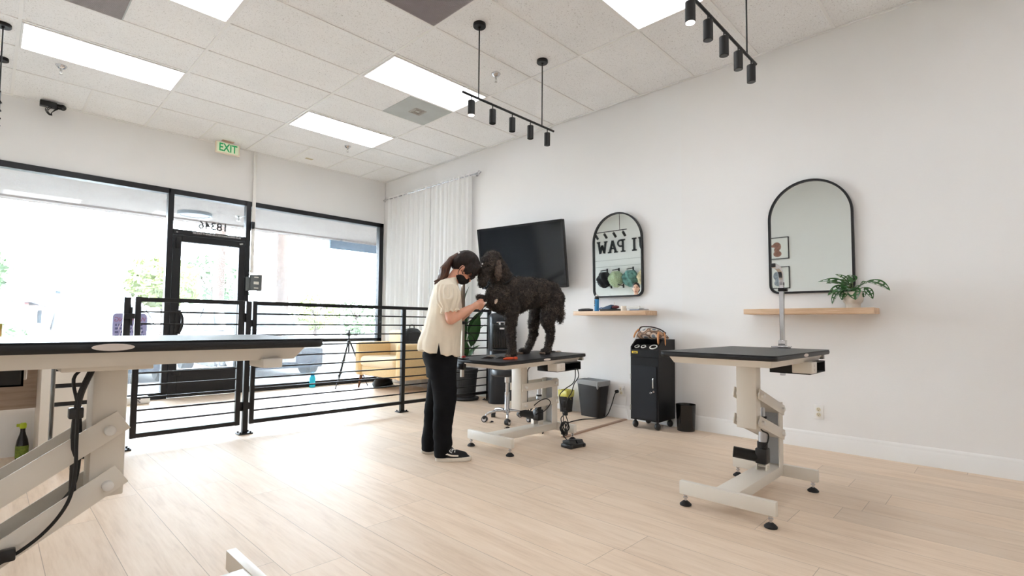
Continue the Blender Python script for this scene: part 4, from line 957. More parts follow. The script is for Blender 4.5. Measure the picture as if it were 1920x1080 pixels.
for y, r in ((2.655,.026),(2.583,.026),(2.475,.040)):
    c = Vector((cx0+.05, y, .7975)); 
    m = MB(); a = [hd*math.cos(2*PI*k/28)+Vector((0,1,0))*math.sin(2*PI*k/28) for k in range(28)]
    m.loft([[c+v*r*.72+hn*.006 for v in a],[c+v*r*.74+hn*.009 for v in a],[c+v*r*.97+hn*.009 for v in a],[c+v*r+hn*.001 for v in a]], cap=False); m.build('white_ring', white_plastic, t)
    m = MB(); m.loft([[c+v*r*.73+hn*.004 for v in a],[c+v*r*.70+hn*.0015 for v in a]]); m.build('holder_hole', black_gloss, t)
m = MB(); m.box(cx0-.008, cx0, cy0+.02, cy1-.012, .10, .615, .002, 1); d = m.build('door', cart_d, t)
m = MB(); m.tube(smoothpath([(cx0-.008,cy0+.05,.50),(cx0-.022,cy0+.05,.495),(cx0-.022,cy0+.05,.415),(cx0-.008,cy0+.05,.41)],5), .0055, 8); m.build('handle', chrome, d)
m = MB(); m.cyl((cx0-.008,cy0+.045,.375),(cx0-.018,cy0+.045,.375),.010,n=16); m.box(cx0-.03,cx0-.016,cy0+.043,cy0+.047,.368,.382); m.tube([(cx0-.02,cy0+.06,.362),(cx0-.022,cy0+.075,.355),(cx0-.022,cy0+.085,.362),(cx0-.02,cy0+.075,.370)],.002,6,closed=True); m.build('lock', chrome, d)
for z in (.20,.505):
    m = MB(); m.cyl((cx0-.010,cy1-.006,z-.025),(cx0-.010,cy1-.006,z+.025),.006,n=10); m.build('hinge', steel, d)
m = MB(); m.box(cx0-.001, cx0, 2.62, 2.685, .735, .757); lb = m.build('yellow_label', M('yellow label', (238,205,46), .6), t, 0)
m = MB(); m.box(cx0-.0016, cx0-.001, 2.632, 2.673, .742, .749); m.build('label_print', dark_ink, lb, 0)
for x in (cx0+.04, cx1-.04):
    for y in (cy0+.035, cy1-.03):
        m = MB(); m.ell((x,y,.036),(.030,.030,.035)); m.cyl((x,y,.06),(x,y,.088),.012); m.build('caster', black_plastic, t)
# patterned pouch lying on the cart
pouch = bpy.data.materials.new('patterned fabric'); pouch.use_nodes = True; nt = NT(pouch); nt.P.inputs['Roughness'].default_value = .8
vo = nt.n('ShaderNodeTexVoronoi'); vo.inputs['Scale'].default_value = 15; nt.l(nt.obj((1,1,1)), vo.inputs['Vector'])
c1 = nt.ramp(vo.outputs['Distance'], (.0, rgb(104,116,128)), (.30, rgb(122,130,138)), (.36, rgb(212,202,192)), (.52, rgb(196,172,152)), (.62, rgb(64,48,44)), (.8, rgb(178,140,112)))
nt.l(c1, nt.P.inputs['Base Color']); nt.P  # ellipses and bands
t = thing('patterned_pouch', 'patterned fabric pouch with orange straps lying on the black cart', 'pouch', (4.66, 2.55, .875))
m = MB(); q = random.Random(6); rings = []
for i in range(13):
    u = i/12; y = .155-.31*u; hh = .062*math.sin(PI*min(1,max(0,.12+u*.80)))**.6*(1-.25*u); w = .075*math.sin(PI*(.1+.8*u))**.5
    rings.append([Vector((w*math.cos(a)*(1+.08*math.sin(3*a+i)), y+.01*math.sin(2*a+i), hh+hh*.95*math.sin(a)*(1+.10*math.sin(4*a+i*1.3)))) for a in [2*PI*k/22 for k in range(22)]])
m.loft(rings); m.build('pouch_body', pouch, t, 180)
tan_strap = M('orange tan strap', (200,140,92), .7); dkb = M('dark brown binding', (52,38,36), .7)
for P, r in (([(-.05,-.10,.07),(-.085,-.11,.03),(-.085,-.115,-.05)],.011), ([(-.02,-.14,.07),(-.05,-.165,.03),(-.045,-.168,-.06)],.007), ([(-.03,.13,.10),(-.055,.155,.06),(-.075,.165,.01)],.009)):
    m = MB(); m.tube(smoothpath(P,5), [r*.6]+[r]*9+[r*.3], 6); m.build('strap', tan_strap, t)
m = MB(); m.tube(smoothpath([(.0,.155,.05),(0,.13,.115),(0,.06,.125),(-.01,-.02,.118),(-.01,-.10,.095),(0,-.15,.06)],5), .007, 6); m.build('zip_binding', dkb, t)
t = thing('wastebasket', 'round black wastebasket on the floor right of the cart', 'waste bin', (4.755, 2.245, 0))
m = MB(); m.lathe([(.001,.001),(.082,.001),(.092,.245),(.094,.25),(.091,.252),(.089,.245),(.080,.008),(.001,.008)], cap=False); m.build('basket_body', black_gloss, t, 50)
# ---------------------------------------------------------------- shelves
def shelf(y0, y1, label):
    m = MB(); m.box(4.62, W+.004, y0, y1, 1.118, 1.164, .004, 2); o = m.build('wall_shelf', oak); tag(o, label, 'shelf', 'floating wooden shelves'); return o
shelf(2.60, 3.51, 'floating oak shelf holding tools and a blue spray can, under the letter-reflecting mirror')
shelf(.70, 1.645, 'floating oak shelf under the mirror at right, holding the potted vine')
SZ = 1.1645
t = thing('spray_can', 'blue spray can with a black collar on the shelf below the mirror', 'bottle', (4.70, 3.245, SZ))
can = M('blue can', (58,140,196), .3, var=(8,.12)); 
m = MB(); m.lathe([(.024,.0005),(.026,.004),(.026,.135),(.022,.145)]); m.build('can_body', can, t)
m = MB(); m.lathe([(.0262,.132),(.0265,.14),(.022,.155),(.018,.165)]); m.build('collar', black_plastic, t)
m = MB(); m.lathe([(.016,.163),(.014,.178),(.008,.18),(.006,.19)]); m.build('nozzle', white_plastic, t)
m = MB(); m.box(-.0268,-.0258,.004,.014,.075,.125); m.box(-.0262,-.0250,.006,.016,.055,.068); m.build('label_print', dark_ink, t, 0)
t = thing('hair_clipper', 'black hair clipper lying at the left end of the tool shelf', 'clipper', (4.70, 3.39, SZ))
m = MB(); m.tube(smoothpath([(0,.085,.015),(0,.03,.016),(0,-.04,.016),(0,-.09,.014)],4), [.013,.015,.016,.016,.016,.016,.016,.016,.016,.015,.014,.013,.012], 12); m.build('clipper_body', black_plastic, t)
m = MB(); m.box(-.016,.016,.083,.098,.003,.026,.003); m.build('blade', black_matte, t)
t = thing('tool_case', 'open dark tool case with a blue flap on the tool shelf', 'tool case', (4.70, 3.06, SZ))
m = MB(); m.box(-.05,.05,-.105,.115,.0005,.022,.006); m.build('case_base', black_matte, t)
m = MB(); m.prism([(.10,.022),(.09,.035),(-.02,.068),(-.03,.060),(-.02,.022)], lambda u, v, k: Vector((-.04+.07*k, u, v)), .003); m.build('blue_flap', M('dark blue vinyl', (48,78,104), .5), t)
m = MB(); m.ell((0,-.055,.042),(.035,.045,.019)); m.build('red_roll', M('dark red pouch', (104,44,46), .6, bump=(60,.3)), t)
m = MB(); m.tube([(-.01,-.045,.055),(-.01,-.047,.095)],.003,6); m.build('tool_tip', tan_label, t)
m = MB(); m.tube(smoothpath([(-.03,.145,.004),(-.03,.12,.03),(-.035,.09,.034)],4),.006,6); m.build('blue_strap', M('blue strap', (50,92,150), .6), t)
m = MB(); m.lathe([(.03,0),(.031,.004),(.031,.048),(.028,.05),(.028,.046),(.001,.044)]); o = m.build('white_roll', M('cream roll', (236,226,212), .7)); o.location = (4.69, 2.895, SZ+.0005); tag(o, 'cream tape roll standing on the tool shelf, right of the dark case', 'tape roll')
t = thing('brush_tray', 'clear-white tray of small brushes on the tool shelf', 'tray', (4.70, 2.765, SZ))
m = MB(); m.box(-.05,.05,-.075,.075,.022,.03,.003); m.box(-.05,-.045,-.075,.075,.022,.045); m.box(.045,.05,-.075,.075,.022,.045); m.box(-.045,.045,-.07,.07,.0005,.022,.004); m.build('tray_body', white_plastic, t)
for y in (-.045, 0, .045):
    m = MB(); m.ell((0,y,.042),(.02,.014,.010)); m.build('brush', paper_white, t)
m = MB(); m.tube([(-.06,.03,.006),(-.058,-.08,.006)],.004,6); m.build('blue_pen', M('blue pen', (64,104,150), .4), t)
t = thing('leaflet', 'pale leaflet pile at the right end of the tool shelf', 'paper', (4.72, 2.68, SZ), R(14))
m = MB(); m.box(-.06,.06,-.045,.045,.0005,.012,.001,1); m.build('sheet', paper_white, t, 0)
m = MB(); m.box(-.075,.02,-.05,.03,.0125,.0155); m.build('dark_card', M('slate card', (120,124,130), .6), t, 0)
# potted swiss-cheese vine
t = thing('potted_vine', 'potted vine with perforated leaves in a white footed pot on the right shelf', 'plant', (4.735, .852, SZ))
pot_m = M('speckled white pot', (212,202,190), .55, var=(60,.04))
m = MB(); m.lathe([(.001,.0005),(.050,.0005),(.050,.028),(.053,.034),(.066,.052),(.070,.07),(.069,.125),(.066,.127),(.064,.122),(.001,.112)], cap=False); m.build('pot', pot_m, t, 40)
m = MB(); m.lathe([(.064,.112),(.04,.118),(.001,.12)]); m.build('soil', M('soil', (60,46,36), .95, bump=(80,.8)), t)
vine = M('vine leaf', (46,92,40), .38, var=(25,.3))
LV2 = [(-.01,.03,.17,-.03,.235,.215,.085),(-.03,.06,.15,-.06,.13,.03,.06),(-.03,.03,.16,-.06,.16,.10,.09),(0,.0,.2,.0,.035,.262,.085),(-.04,-.02,.16,-.07,-.03,.06,.075),(-.03,.04,.18,-.05,.075,.09,.075),(-.02,-.05,.17,-.03,-.10,.19,.07),(-.01,-.09,.205,-.04,-.245,.125,.075),(-.01,-.08,.16,-.03,-.135,.065,.045),(-.01,-.06,.13,-.02,-.075,.08,.04),(-.03,0,.15,-.085,.02,.13,.09),(.01,.02,.18,.03,.09,.21,.08),(-.03,-.03,.17,-.08,-.06,.16,.08),(-.02,.02,.19,-.04,.11,.27,.05),(-.04,.03,.13,-.075,.06,.06,.06)]
q = random.Random(2)
for a in LV2:
    b = Vector(a[:3]); tp = Vector(a[3:6]); m = MB(); m.tube(smoothpath([(0,0,.115), b*.55+Vector((0,0,.06)), b],4), .0028, 5); m.build('stem', stem_g, t)
    m = MB(); leaf(m, b, tp, a[6]*1.25, .12, Vector((-.5, q.uniform(-.3,.3), 1)), 13, .2, hole=True); m.build('leaf', vine, t, 180, fix=False)
# ---------------------------------------------------------------- arched mirrors
def mirror(yc, hw, z0, z1, label):
    t = thing('arched_mirror', label, 'mirror', (W-.004, yc, z0)); t.rotation_euler = (0, R(-1.3), 0)
    H = z1-z0; N = 40
    def outline(ins):
        w = hw-ins; out = []; r = .075-ins*.6
        for k in range(7): a = R(180+90*k/6); out.append((-w+r+r*math.cos(a), ins+r+r*math.sin(a)))
        for k in range(7): a = R(270+90*k/6); out.append((w-r+r*math.cos(a), ins+r+r*math.sin(a)))
        zc = H-hw*1.0
        for k in range(N+1): a = PI*k/N; out.append((w*math.cos(a), zc+(hw-ins)*math.sin(a)))
        return out
    o0, o1 = outline(0), outline(.017); n = len(o0)
    m = MB(); rings = []
    for ol, x in ((o0,0),(o0,-.028),(o1,-.028),(o1,-.012)): rings.append([Vector((x, u, v)) for u, v in ol])
    m.loft(rings, cap=False); m.build('mirror_frame', black_metal, t, 40)
    m = MB(); m.prism(outline(.016), lambda u, v, k: Vector((-.014+.01*k, u, v))); m.build('mirror_pane', mirror_mat, t, 20)
mirror(3.064, .318, 1.322, 2.262, 'black-framed arched mirror above the tool shelf, reflecting wall letters')
mirror(1.172, .321, 1.300, 2.268, 'black-framed arched mirror at right, behind the potted vine')
# ---------------------------------------------------------------- the opposite wall, seen in the mirrors
t = thing('wall_letters', 'large black serif letters on the opposite wall, seen in the tool-shelf mirror', 'sign', (LW, 0, 0))
R_ = facing((0,1,0),(0,0,1))
letter_m = M('black sign letters', (44,48,50), .6)
def slab(mb, a, b, w): mb.bar((.012, a[0], a[1]), (.012, b[0], b[1]), w, .02, up=(1,0,0))
def letter(ch, y, z, s=.30):
    m = MB(); w = .055
    def L(*seg, t_=w):
        for a, b in seg: slab(m, (y+a[0]*s, z+a[1]*s), (y+b[0]*s, z+b[1]*s), t_)
    if ch == 'W':
        L(((-.36,.5),(-.2,-.5)), ((-.2,-.45),(0,.2)), ((0,.2),(.2,-.45)), ((.36,.5),(.2,-.5))); L(((-.52,.47),(-.2,.47)), ((.2,.47),(.52,.47)), t_=.03)
    if ch == 'A':
        L(((-.3,-.5),(0,.5)), ((.3,-.5),(0,.5))); L(((-.2,-.15),(.2,-.15)), ((-.48,-.47),(-.14,-.47)), ((.14,-.47),(.48,-.47)), t_=.032)
    if ch == 'P':
        L(((-.15,-.5),(-.15,.5))); L(((-.36,-.47),(.06,-.47)), ((-.36,.47),(.1,.47)), t_=.034)
        m.tube([(.012, y+s*(.08+.24*math.cos(a)), z+s*(.22+.25*math.sin(a))) for a in [R(-90+180*k/12) for k in range(13)]], .022, 8); L(((-.15,-.03),(.1,-.03)), ((-.15,.46),(.1,.46)), t_=.04)
    if ch == 'I':
        L(((0,-.5),(0,.5))); L(((-.2,-.47),(.2,-.47)), ((-.2,.47),(.2,.47)), t_=.034)
    if ch == 'U':
        L(((-.28,.5),(-.28,-.2)), ((.28,.5),(.28,-.2))); L(((-.45,.47),(-.1,.47)), ((.1,.47),(.45,.47)), t_=.034)
        m.tube([(.012, y+s*.28*math.cos(a), z+s*(-.2+.27*math.sin(a))) for a in [R(180+180*k/12) for k in range(13)]], .024, 8)
    m.build('letter', letter_m, t, 30)
# reading on the wall, left to right for someone facing it (towards -x): +y is to the right
for ch, y in (('W',7.29),('A',6.98),('P',6.73),('I',6.37),('U',6.12)): letter(ch, y, 2.69)
m = MB()
for z in (2.36, 2.20, 1.82): m.box(LW, LW+.004, 5.2, F-.05, z-.004, z+.004)
struct(m.build('trim_2', M('groove grey', (170,172,170), .8), smooth=0))
hook_m = black_metal
cloths = [('black bandana bunch', M('black cloth', (30,30,34), .9), 7.16, 2.02), ('pale green patterned bandana bunch', M('sage cloth', (168,182,150), .9, var=(40,.3)), 6.82, 2.02), ('white and teal bandana bunch', M('teal cloth', (98,140,134), .9, var=(12,.45)), 6.42, 2.02), ('cream and grey bandana bunch', M('cream cloth', (222,206,170), .9, var=(10,.25)), 6.02, 2.02)]
for i, (nm, mt, y, z) in enumerate(cloths):
    t = thing('wall_hook', 'black sloping wall hook, %s along the opposite wall in the mirror' % ('first','second','third','fourth')[i], 'hook', (LW, y, 2.10), group='display hooks on the opposite wall')
    m = MB(); m.box(0,.012,-.02,.02,-.05,.05); m.bar((.01,0,.02),(.30,0,-.02),.014,.022); m.build('hook_arm', hook_m, t)
    m = MB(); q = random.Random(30+i); rings = []
    for k in range(9):
        u = k/8; w = (.05+.14*math.sin(PI*min(1,u*.85+.1)))*(1 if u < 1 else .5)
        rings.append([Vector((.10+w*.8*math.cos(a)*(1+.25*math.sin(5*a+k)+q.uniform(-.12,.12)), w*math.sin(a)*(1+.2*math.sin(7*a+k*2)+q.uniform(-.1,.1)), -.02-.40*u)) for a in [2*PI*j/30 for j in range(30)]])
    m.loft(rings); o = m.build('bandana_bunch', mt, None, 60); o.location = (LW+.05, y, 2.08); tag(o, nm+' hanging on the opposite wall, seen in the mirror', 'bandanas')
    m = MB()
    for k in range(4): m.tube([(LW+.08+.05*k+.018*math.cos(a), y, 2.11+.022*math.sin(a)) for a in [2*PI*j/12 for j in range(12)]], .004, 5, closed=True)
    o2 = m.build('hang_ring', white_plastic, t); o2.data.transform(Matrix.Translation((-LW, -y, -2.10)))
for i, y in enumerate((7.05, 6.70)):
    t = thing('wall_hook', 'lower black wall hook on the opposite wall, %s' % ('left one in the mirror','right one in the mirror')[i], 'hook', (LW, y, 1.70), group='display hooks on the opposite wall')
    m = MB(); m.box(0,.012,-.02,.02,-.05,.05); m.bar((.01,0,0),(.26,0,.03),.012,.02); m.build('hook_arm', hook_m, t)
frame_pale = M('print paper', (236,236,232), .8); brown_ink = M('brown watercolour', (150,110,96), .9, var=(30,.3)); grey_wash = M('grey watercolour', (150,158,168), .9, var=(30,.3))
for i, (z, mt) in enumerate(((2.28, brown_ink), (1.70, grey_wash))):
    t = thing('framed_print', ('upper','lower')[i]+' black-framed animal print on the opposite wall, seen in the right mirror', 'picture', (LW, 3.20, z))
    m = MB()
    for a in ((-.22,-.205,-.215,.215),(.205,.22,-.215,.215),(-.205,.205,-.215,-.20),(-.205,.205,.20,.215)): m.box(0,.02,a[0],a[1],a[2],a[3])
    m.build('picture_frame', black_metal, t, 0)
    m = MB(); m.box(.001,.008,-.205,.205,-.20,.20); m.build('print_sheet', frame_pale, t, 0)
    m = MB(); s = 1 if i == 0 else -1
    for c, r in (((.0,.06),(.07,.06)),((s*.06,.05),(.05,.028)),((s*-.05,.03),(.028,.06)),((.0,-.03),(.05,.06)),((-.01,-.11),(.075,.06))): m.ell((.008,c[0],c[1]),(.0012,r[0],r[1]))
    m.build('painted_animal', mt, t)
# ---------------------------------------------------------------- living bodies
class Organic(MB):
    """overlapping rounded segments, fused into one continuous skin"""
    def seg(self, a, b, r0, r1, n=14):
        a, b = Vector(a), Vector(b); d = b-a; L = max(d.length, 1e-4); rings = []; rad = []; pts = []
        for k in range(5): ph = PI/2*(1-k/4); pts.append(a-d/L*r0*math.sin(ph)); rad.append(max(r0*math.cos(ph), 1e-4))
        for k in range(5): ph = PI/2*k/4; pts.append(b+d/L*r1*math.sin(ph)); rad.append(max(r1*math.cos(ph), 1e-4))
        ref = None
        for p, r in zip(pts, rad): rg, ref = self.ring(p, d, r, n, ref); rings.append(rg)
        self.loft(rings); return self
    def chain(self, *pr):
        for (p, r), (p2, r2) in zip(pr, pr[1:]): self.seg(p, p2, r, r2)
        return self
    def rings(self, rr, hole=False):
        """rr: (z, cu, cv, hu, hv) horizontal ellipses, optional tilt"""
        out = []
        for r in rr:
            z, cu, cv, hu, hv = r[:5]; tl = r[5] if len(r) > 5 else 0; wob = r[6] if len(r) > 6 else 0
            out.append([Vector((cu+hu*math.cos(a)*(1+wob*math.sin(7*a+z*9)), cv+hv*math.sin(a)*(1+wob*math.sin(5*a+z*7)), z+tl*math.cos(a))) for a in [2*PI*k/40 for k in range(40)]])
        self.loft(out); return self
    def fuse(self, name, mat, parent, voxel, it=6, fac=.5, post=None, disp=None):
        o = self.build(name, mat, parent, 0)
        md = o.modifiers.new('r', 'REMESH'); md.mode = 'VOXEL'; md.voxel_size = voxel; md.use_smooth_shade = True
        if it: ms = o.modifiers.new('s', 'SMOOTH'); ms.factor = fac; ms.iterations = it
        dg = bpy.context.evaluated_depsgraph_get(); me = bpy.data.meshes.new_from_object(o.evaluated_get(dg)); me.name = name
        o.modifiers.clear(); old = o.data; o.data = me; bpy.data.meshes.remove(old)
        if disp:
            nn = [v.normal.copy() for v in me.vertices]; cc = [v.co.copy() for v in me.vertices]
            me.vertices.foreach_set('co', [x for c, k in zip(cc, nn) for x in c+k*disp(c)]); me.update()
        for p in me.polygons: p.use_smooth = True
        if post: post(me)
        return o
skin = M('skin', (226,168,142), .5, sub=.12, var=(30,.04)); skin2 = M('light skin', (232,184,160), .5, sub=.1)
linen = M('cream linen blouse', (240,228,208), .85, bump=(350,.25,.002), var=(14,.03)); denim = M('black trousers', (13,14,17), .9, bump=(300,.25,.002), var=(20,.12), spec=.2)
hair_m = M('dark brown hair', (30,21,19), .5, spec=.25); t_ = NT(hair_m); hs = t_.noise(t_.obj((60,60,6)), 3, 3); t_.l(t_.ramp(hs, (.3, rgb(14,11,11)), (.7, rgb(44,30,25))), t_.P.inputs['Base Color']); t_.bump(hs, .5, .003)
tail_m = M('brown ponytail hair', (70,44,36), .42); t_ = NT(tail_m); hs = t_.noise(t_.obj((50,50,8)), 3, 3); t_.l(t_.ramp(hs, (.3, rgb(38,25,22)), (.7, rgb(104,66,50))), t_.P.inputs['Base Color']); t_.bump(hs, .6, .003)
mask_m = M('black cloth mask', (17,17,19), .8); sole = M('off white sole', (226,218,206), .6, var=(40,.05)); suede = M('black suede shoe', (26,26,30), .8)
def fold_disp(sc, amp, seed):
    return lambda co: amp*noise.noise(Vector((co.x*sc, co.y*sc, co.z*sc*.35))+Vector((seed,0,0)))
def hand(b, wrist, palm, tips, thumb, rp=.030):
    """palm between wrist and knuckles, five separate bent fingers"""
    b.seg(wrist, palm, .021, rp*.92)
    for base, mid, tip, r in tips: b.chain((Vector(palm).lerp(Vector(base), .4), .013), (base, r*1.12), (mid, r), (tip, r*.82))
    b.chain((Vector(wrist).lerp(Vector(palm), .45), .015), (thumb[0], .0115), (thumb[1], .0098), (thumb[2], .0085))
# --- groomer: local x forward, y to her left, origin on the floor
G_YAW = R(-38.7)
b = Organic()
b.rings([(.80,-.01,0,.11,.155), (.95,.0,0,.095,.13), (1.10,.01,0,.10,.14), (1.22,.02,0,.098,.155), (1.30,.03,0,.075,.13), (1.34,.045,0,.045,.06)])
b.chain(((.045,0,1.30),.052), ((.085,0,1.375),.047), ((.12,0,1.42),.050))
HC = Vector((.172,0,1.452)); tilt_h = R(50); HU = Vector((math.sin(tilt_h),0,math.cos(tilt_h))); HF = Vector((math.cos(tilt_h),0,-math.sin(tilt_h)))   # head up / face direction
HM = Matrix((HF, Vector((0,1,0)), HU)).transposed()
def hp_(f, l, u): return HC+HF*f+Vector((0,l,0))+HU*u
b.ell(hp_(-.012,0,.012), (.092,.073,.088), HM); b.ell(hp_(.020,0,-.055), (.066,.058,.072), HM); b.ell(hp_(.045,0,-.095), (.035,.036,.028), HM)
b.chain((hp_(.078,0,-.012),.010), (hp_(.098,0,-.046),.012)); 
for s in (-1,1): b.ell(hp_(.055,s*.034,-.045), (.026,.022,.022), HM)
for s in (-1,1):   # ears
    b.ell(hp_(-.012,s*.074,-.030), (.017,.008,.029), HM)
# right arm (towards the camera, -y) and left arm
b.chain(((.02,-.155,1.275),.052), ((.045,-.20,1.16),.046), ((.062,-.215,1.045),.040), ((.13,-.185,1.085),.037), ((.205,-.135,1.132),.026))
hand(b, (.205,-.135,1.132), (.245,-.112,1.150), [((.276,-.118,1.170),(.300,-.098,1.172),(.305,-.078,1.160),.0088), ((.281,-.106,1.158),(.306,-.088,1.158),(.303,-.068,1.148),.0090), ((.279,-.096,1.143),(.301,-.078,1.140),(.292,-.060,1.134),.0086), ((.271,-.088,1.130),(.288,-.070,1.124),(.278,-.056,1.122),.0076)], ((.262,-.085,1.178),(.288,-.068,1.186),(.312,-.064,1.180)))
b.chain(((.03,.155,1.275),.052), ((.09,.19,1.16),.046), ((.13,.185,1.06),.040), ((.18,.13,1.10),.036), ((.235,.075,1.145),.026))
hand(b, (.235,.075,1.145), (.262,.055,1.165), [((.283,.052,1.186),(.303,.034,1.190),(.305,.016,1.182),.0088), ((.290,.045,1.172),(.309,.027,1.172),(.307,.010,1.165),.009), ((.288,.038,1.158),(.304,.020,1.155),(.299,.006,1.152),.0086), ((.280,.034,1.146),(.293,.018,1.142),(.287,.006,1.142),.0076)], ((.270,.030,1.190),(.290,.014,1.203),(.308,.006,1.200)))
# legs under the trousers
b.chain(((-.01,-.075,.78),.07), ((.03,-.10,.45),.055), ((.015,-.12,.08),.036), ((.02,-.125,.05),.034)); b.chain(((-.01,.075,.78),.07), ((-.04,.10,.43),.055), ((-.09,.11,.08),.036), ((-.085,.115,.05),.034))
person = b.fuse('person', skin, None, .0058, 5)
person.location = (2.452, 3.12, 0); person.rotation_euler = (0, 0, G_YAW)
tag(person, 'person in a cream blouse, black trousers and black mask bending to trim the dog', 'person')
# blouse
b = Organic()
b.rings([(.788,-.030,0,.160,.205,-.026,.02), (.80,-.030,0,.161,.205,-.026,.02), (.86,-.026,0,.161,.20,-.02,.02), (.99,.003,0,.146,.19,0,.015), (1.09,.013,0,.134,.183,0,.01), (1.20,.018,0,.120,.183), (1.27,.022,0,.106,.170), (1.315,.026,0,.088,.135), (1.345,.042,0,.064,.080), (1.368,.058,0,.060,.062,.008)])
for s in (-1, 1):
    b.seg((.02+(.01 if s > 0 else 0), s*.165, 1.275), (.035+(.03 if s > 0 else 0), s*.19, 1.235), .072, .078); b.ell((.04+(.03 if s > 0 else 0), s*.197, 1.215), (.088,.066,.105)); b.seg((.042+(.03 if s > 0 else 0), s*.203, 1.19), (.052+(.04 if s > 0 else 0), s*.207, 1.145), .080, .064)
def ruffle(co):
    k = 0.006*noise.noise(Vector((co.x*16, co.y*16, co.z*5)))+.004*noise.noise(Vector((co.x*30+5, co.y*30, co.z*10)))
    if co.z < .95: k += .006*math.sin(math.atan2(co.y, co.x+.03)*9)*(.95-co.z)/.15
    if abs(co.y) > .15 and 1.08 < co.z < 1.30: k += .005*math.sin(math.atan2(co.z-1.2, co.x-.04)*2+math.atan2(abs(co.y)-.2, co.x-.04)*11)
    return k
blouse = b.fuse('blouse', linen, person, .0065, 6, .5, disp=ruffle)
for s in (-1, 1):   # ruffled cuffs
    m = MB(); rings = []; ax = Vector((.022, 0, -.12)).normalized(); c0_ = Vector((.050+(.04 if s > 0 else 0), s*.206, 1.130))
    u_ = Vector((0,1,0)); v_ = ax.cross(u_).normalized()
    for k in range(6):
        t = k/5; c = c0_+ax*(t*.036-.01)
        rings.append([c+(u_*math.cos(a)*.82+v_*math.sin(a))*(.062+.006*t+(.002+.006*t)*math.sin(a*11)) + ax*(.005*t*math.sin(a*7+1)) for a in [2*PI*j/66 for j in range(66)]])
    m.loft(rings, cap=False); m.build('sleeve_cuff', linen, blouse, 180)
m = MB(); m.prism([(-.040,.775),(-.008,.775),(-.024,.872)], lambda u, v, k: Vector((u, -.198-.010*k-(.872-v)*.07, v))); m.build('hem_slit', denim, blouse, 0)
# trousers
b = Organic()
b.rings([(.60,-.005,0,.115,.165),(.68,-.004,0,.120,.172),(.76,-.018,0,.135,.175),(.84,-.02,0,.125,.165),(.90,-.01,0,.10,.14)])
def leg(side, rr): 
    b.rings([(z, cu, side*cv, hu, hv) for z, cu, cv, hu, hv in rr])
leg(-1, [(.022,.014,.122,.056,.056),(.035,.014,.122,.060,.060),(.12,.020,.118,.068,.066),(.25,.012,.112,.070,.068),(.42,.028,.100,.083,.078),(.60,.016,.088,.098,.088),(.70,.0,.085,.11,.088)])
leg(1, [(.022,-.092,.112,.054,.056),(.035,-.094,.112,.058,.060),(.12,-.084,.112,.066,.066),(.25,-.068,.108,.070,.068),(.42,-.040,.100,.082,.078),(.60,-.006,.088,.098,.088),(.70,-.005,.085,.11,.088)])
def tfold(co): return .008*noise.noise(Vector((co.x*9+3, co.y*9, co.z*7)))+.006*noise.noise(Vector((co.x*6, co.y*6, co.z*22)))*max(0, 1-co.z*1.1)
b.fuse('trousers', denim, person, .0065, 5, .5, disp=tfold)
# shoes
for s, hx, hy in ((-1, .095, -.128), (1, -.022, .118)):
    def outl(k): return [(hx+.133*k*math.copysign(abs(math.cos(a))**.85, math.cos(a)), hy+(.046+.006*math.cos(a))*k*math.copysign(abs(math.sin(a))**.9, math.sin(a))) for a in [2*PI*j/36 for j in range(36)]]
    m = MB(); m.loft([[Vector((u, v, z)) for u, v in outl(k)] for k, z in ((.97,.001),(1,.006),(1,.026),(.975,.030))]); so = m.build('shoe', sole, person, 40); so['label'] = 'off-white rubber sole'
    b = Organic(); b.rings([(.028,hx,hy,.126,.044),(.045,hx-.01,hy,.112,.041),(.060,hx-.045,hy,.072,.038),(.085,hx-.068,hy,.052,.036),(.095,hx-.07,hy,.048,.034)]); b.seg((hx+.02,hy,.045),(hx+.075,hy,.036),.036,.030); b.fuse('shoe_upper', suede, so, .005, 4)
    for sy in (-1, 1):
        m = MB(); m.tube(smoothpath([(hx-.085,hy+sy*.041,.048),(hx-.05,hy+sy*.0445,.058),(hx-.015,hy+sy*.0445,.047),(hx+.035,hy+sy*.0435,.044)],5), .0058, 6); m.build('side_stripe', sole, so)
    m = MB()
    for k in range(4): m.tube(smoothpath([(hx-.012+.02*k,hy-.026,.075-.008*k),(hx-.008+.02*k,hy,.084-.009*k),(hx-.012+.02*k,hy+.026,.075-.008*k)],4), .0042, 6)
    m.tube(smoothpath([(hx-.02,hy-.01,.088),(hx-.03,hy-.036,.078),(hx-.012,hy-.04,.066)],4), .003, 5); m.build('laces', white_ink, so)
# hair: cap, fringe, ponytail
b = Organic()
b.ell(hp_(-.022,0,.030), (.104,.086,.098), HM); b.ell(hp_(-.055,0,-.010), (.068,.080,.075), HM); b.ell(hp_(.035,0,.062), (.062,.074,.05), HM)
for k in range(19):
    y = -.066+.00735*k; e = .010*math.sin(k*2.4)
    b.chain((hp_(.066,y,.078),.018), (hp_(.090-.35*y*y*9,y*1.04,.034),.0125), (hp_(.098-.35*y*y*9,y*1.05,-.004),.0095), (hp_(.098-.35*y*y*9,y*1.05,-.026+e),.004))
for s in (-1,1):
    for k in range(4): b.chain((hp_(.052-.012*k,s*.072,.04),.017), (hp_(.054-.012*k,s*.0775,-.005),.0105), (hp_(.050-.012*k,s*.076,-.034-.006*(k % 2)),.005))
b.fuse('hair', hair_m, person, .0045, 3, .5, disp=lambda co: .003*noise.noise(Vector((co.x*40, co.y*40, co.z*25))))
hair_o = person.children[-1]
b = Organic(); T0 = hp_(-.108,0,.028)
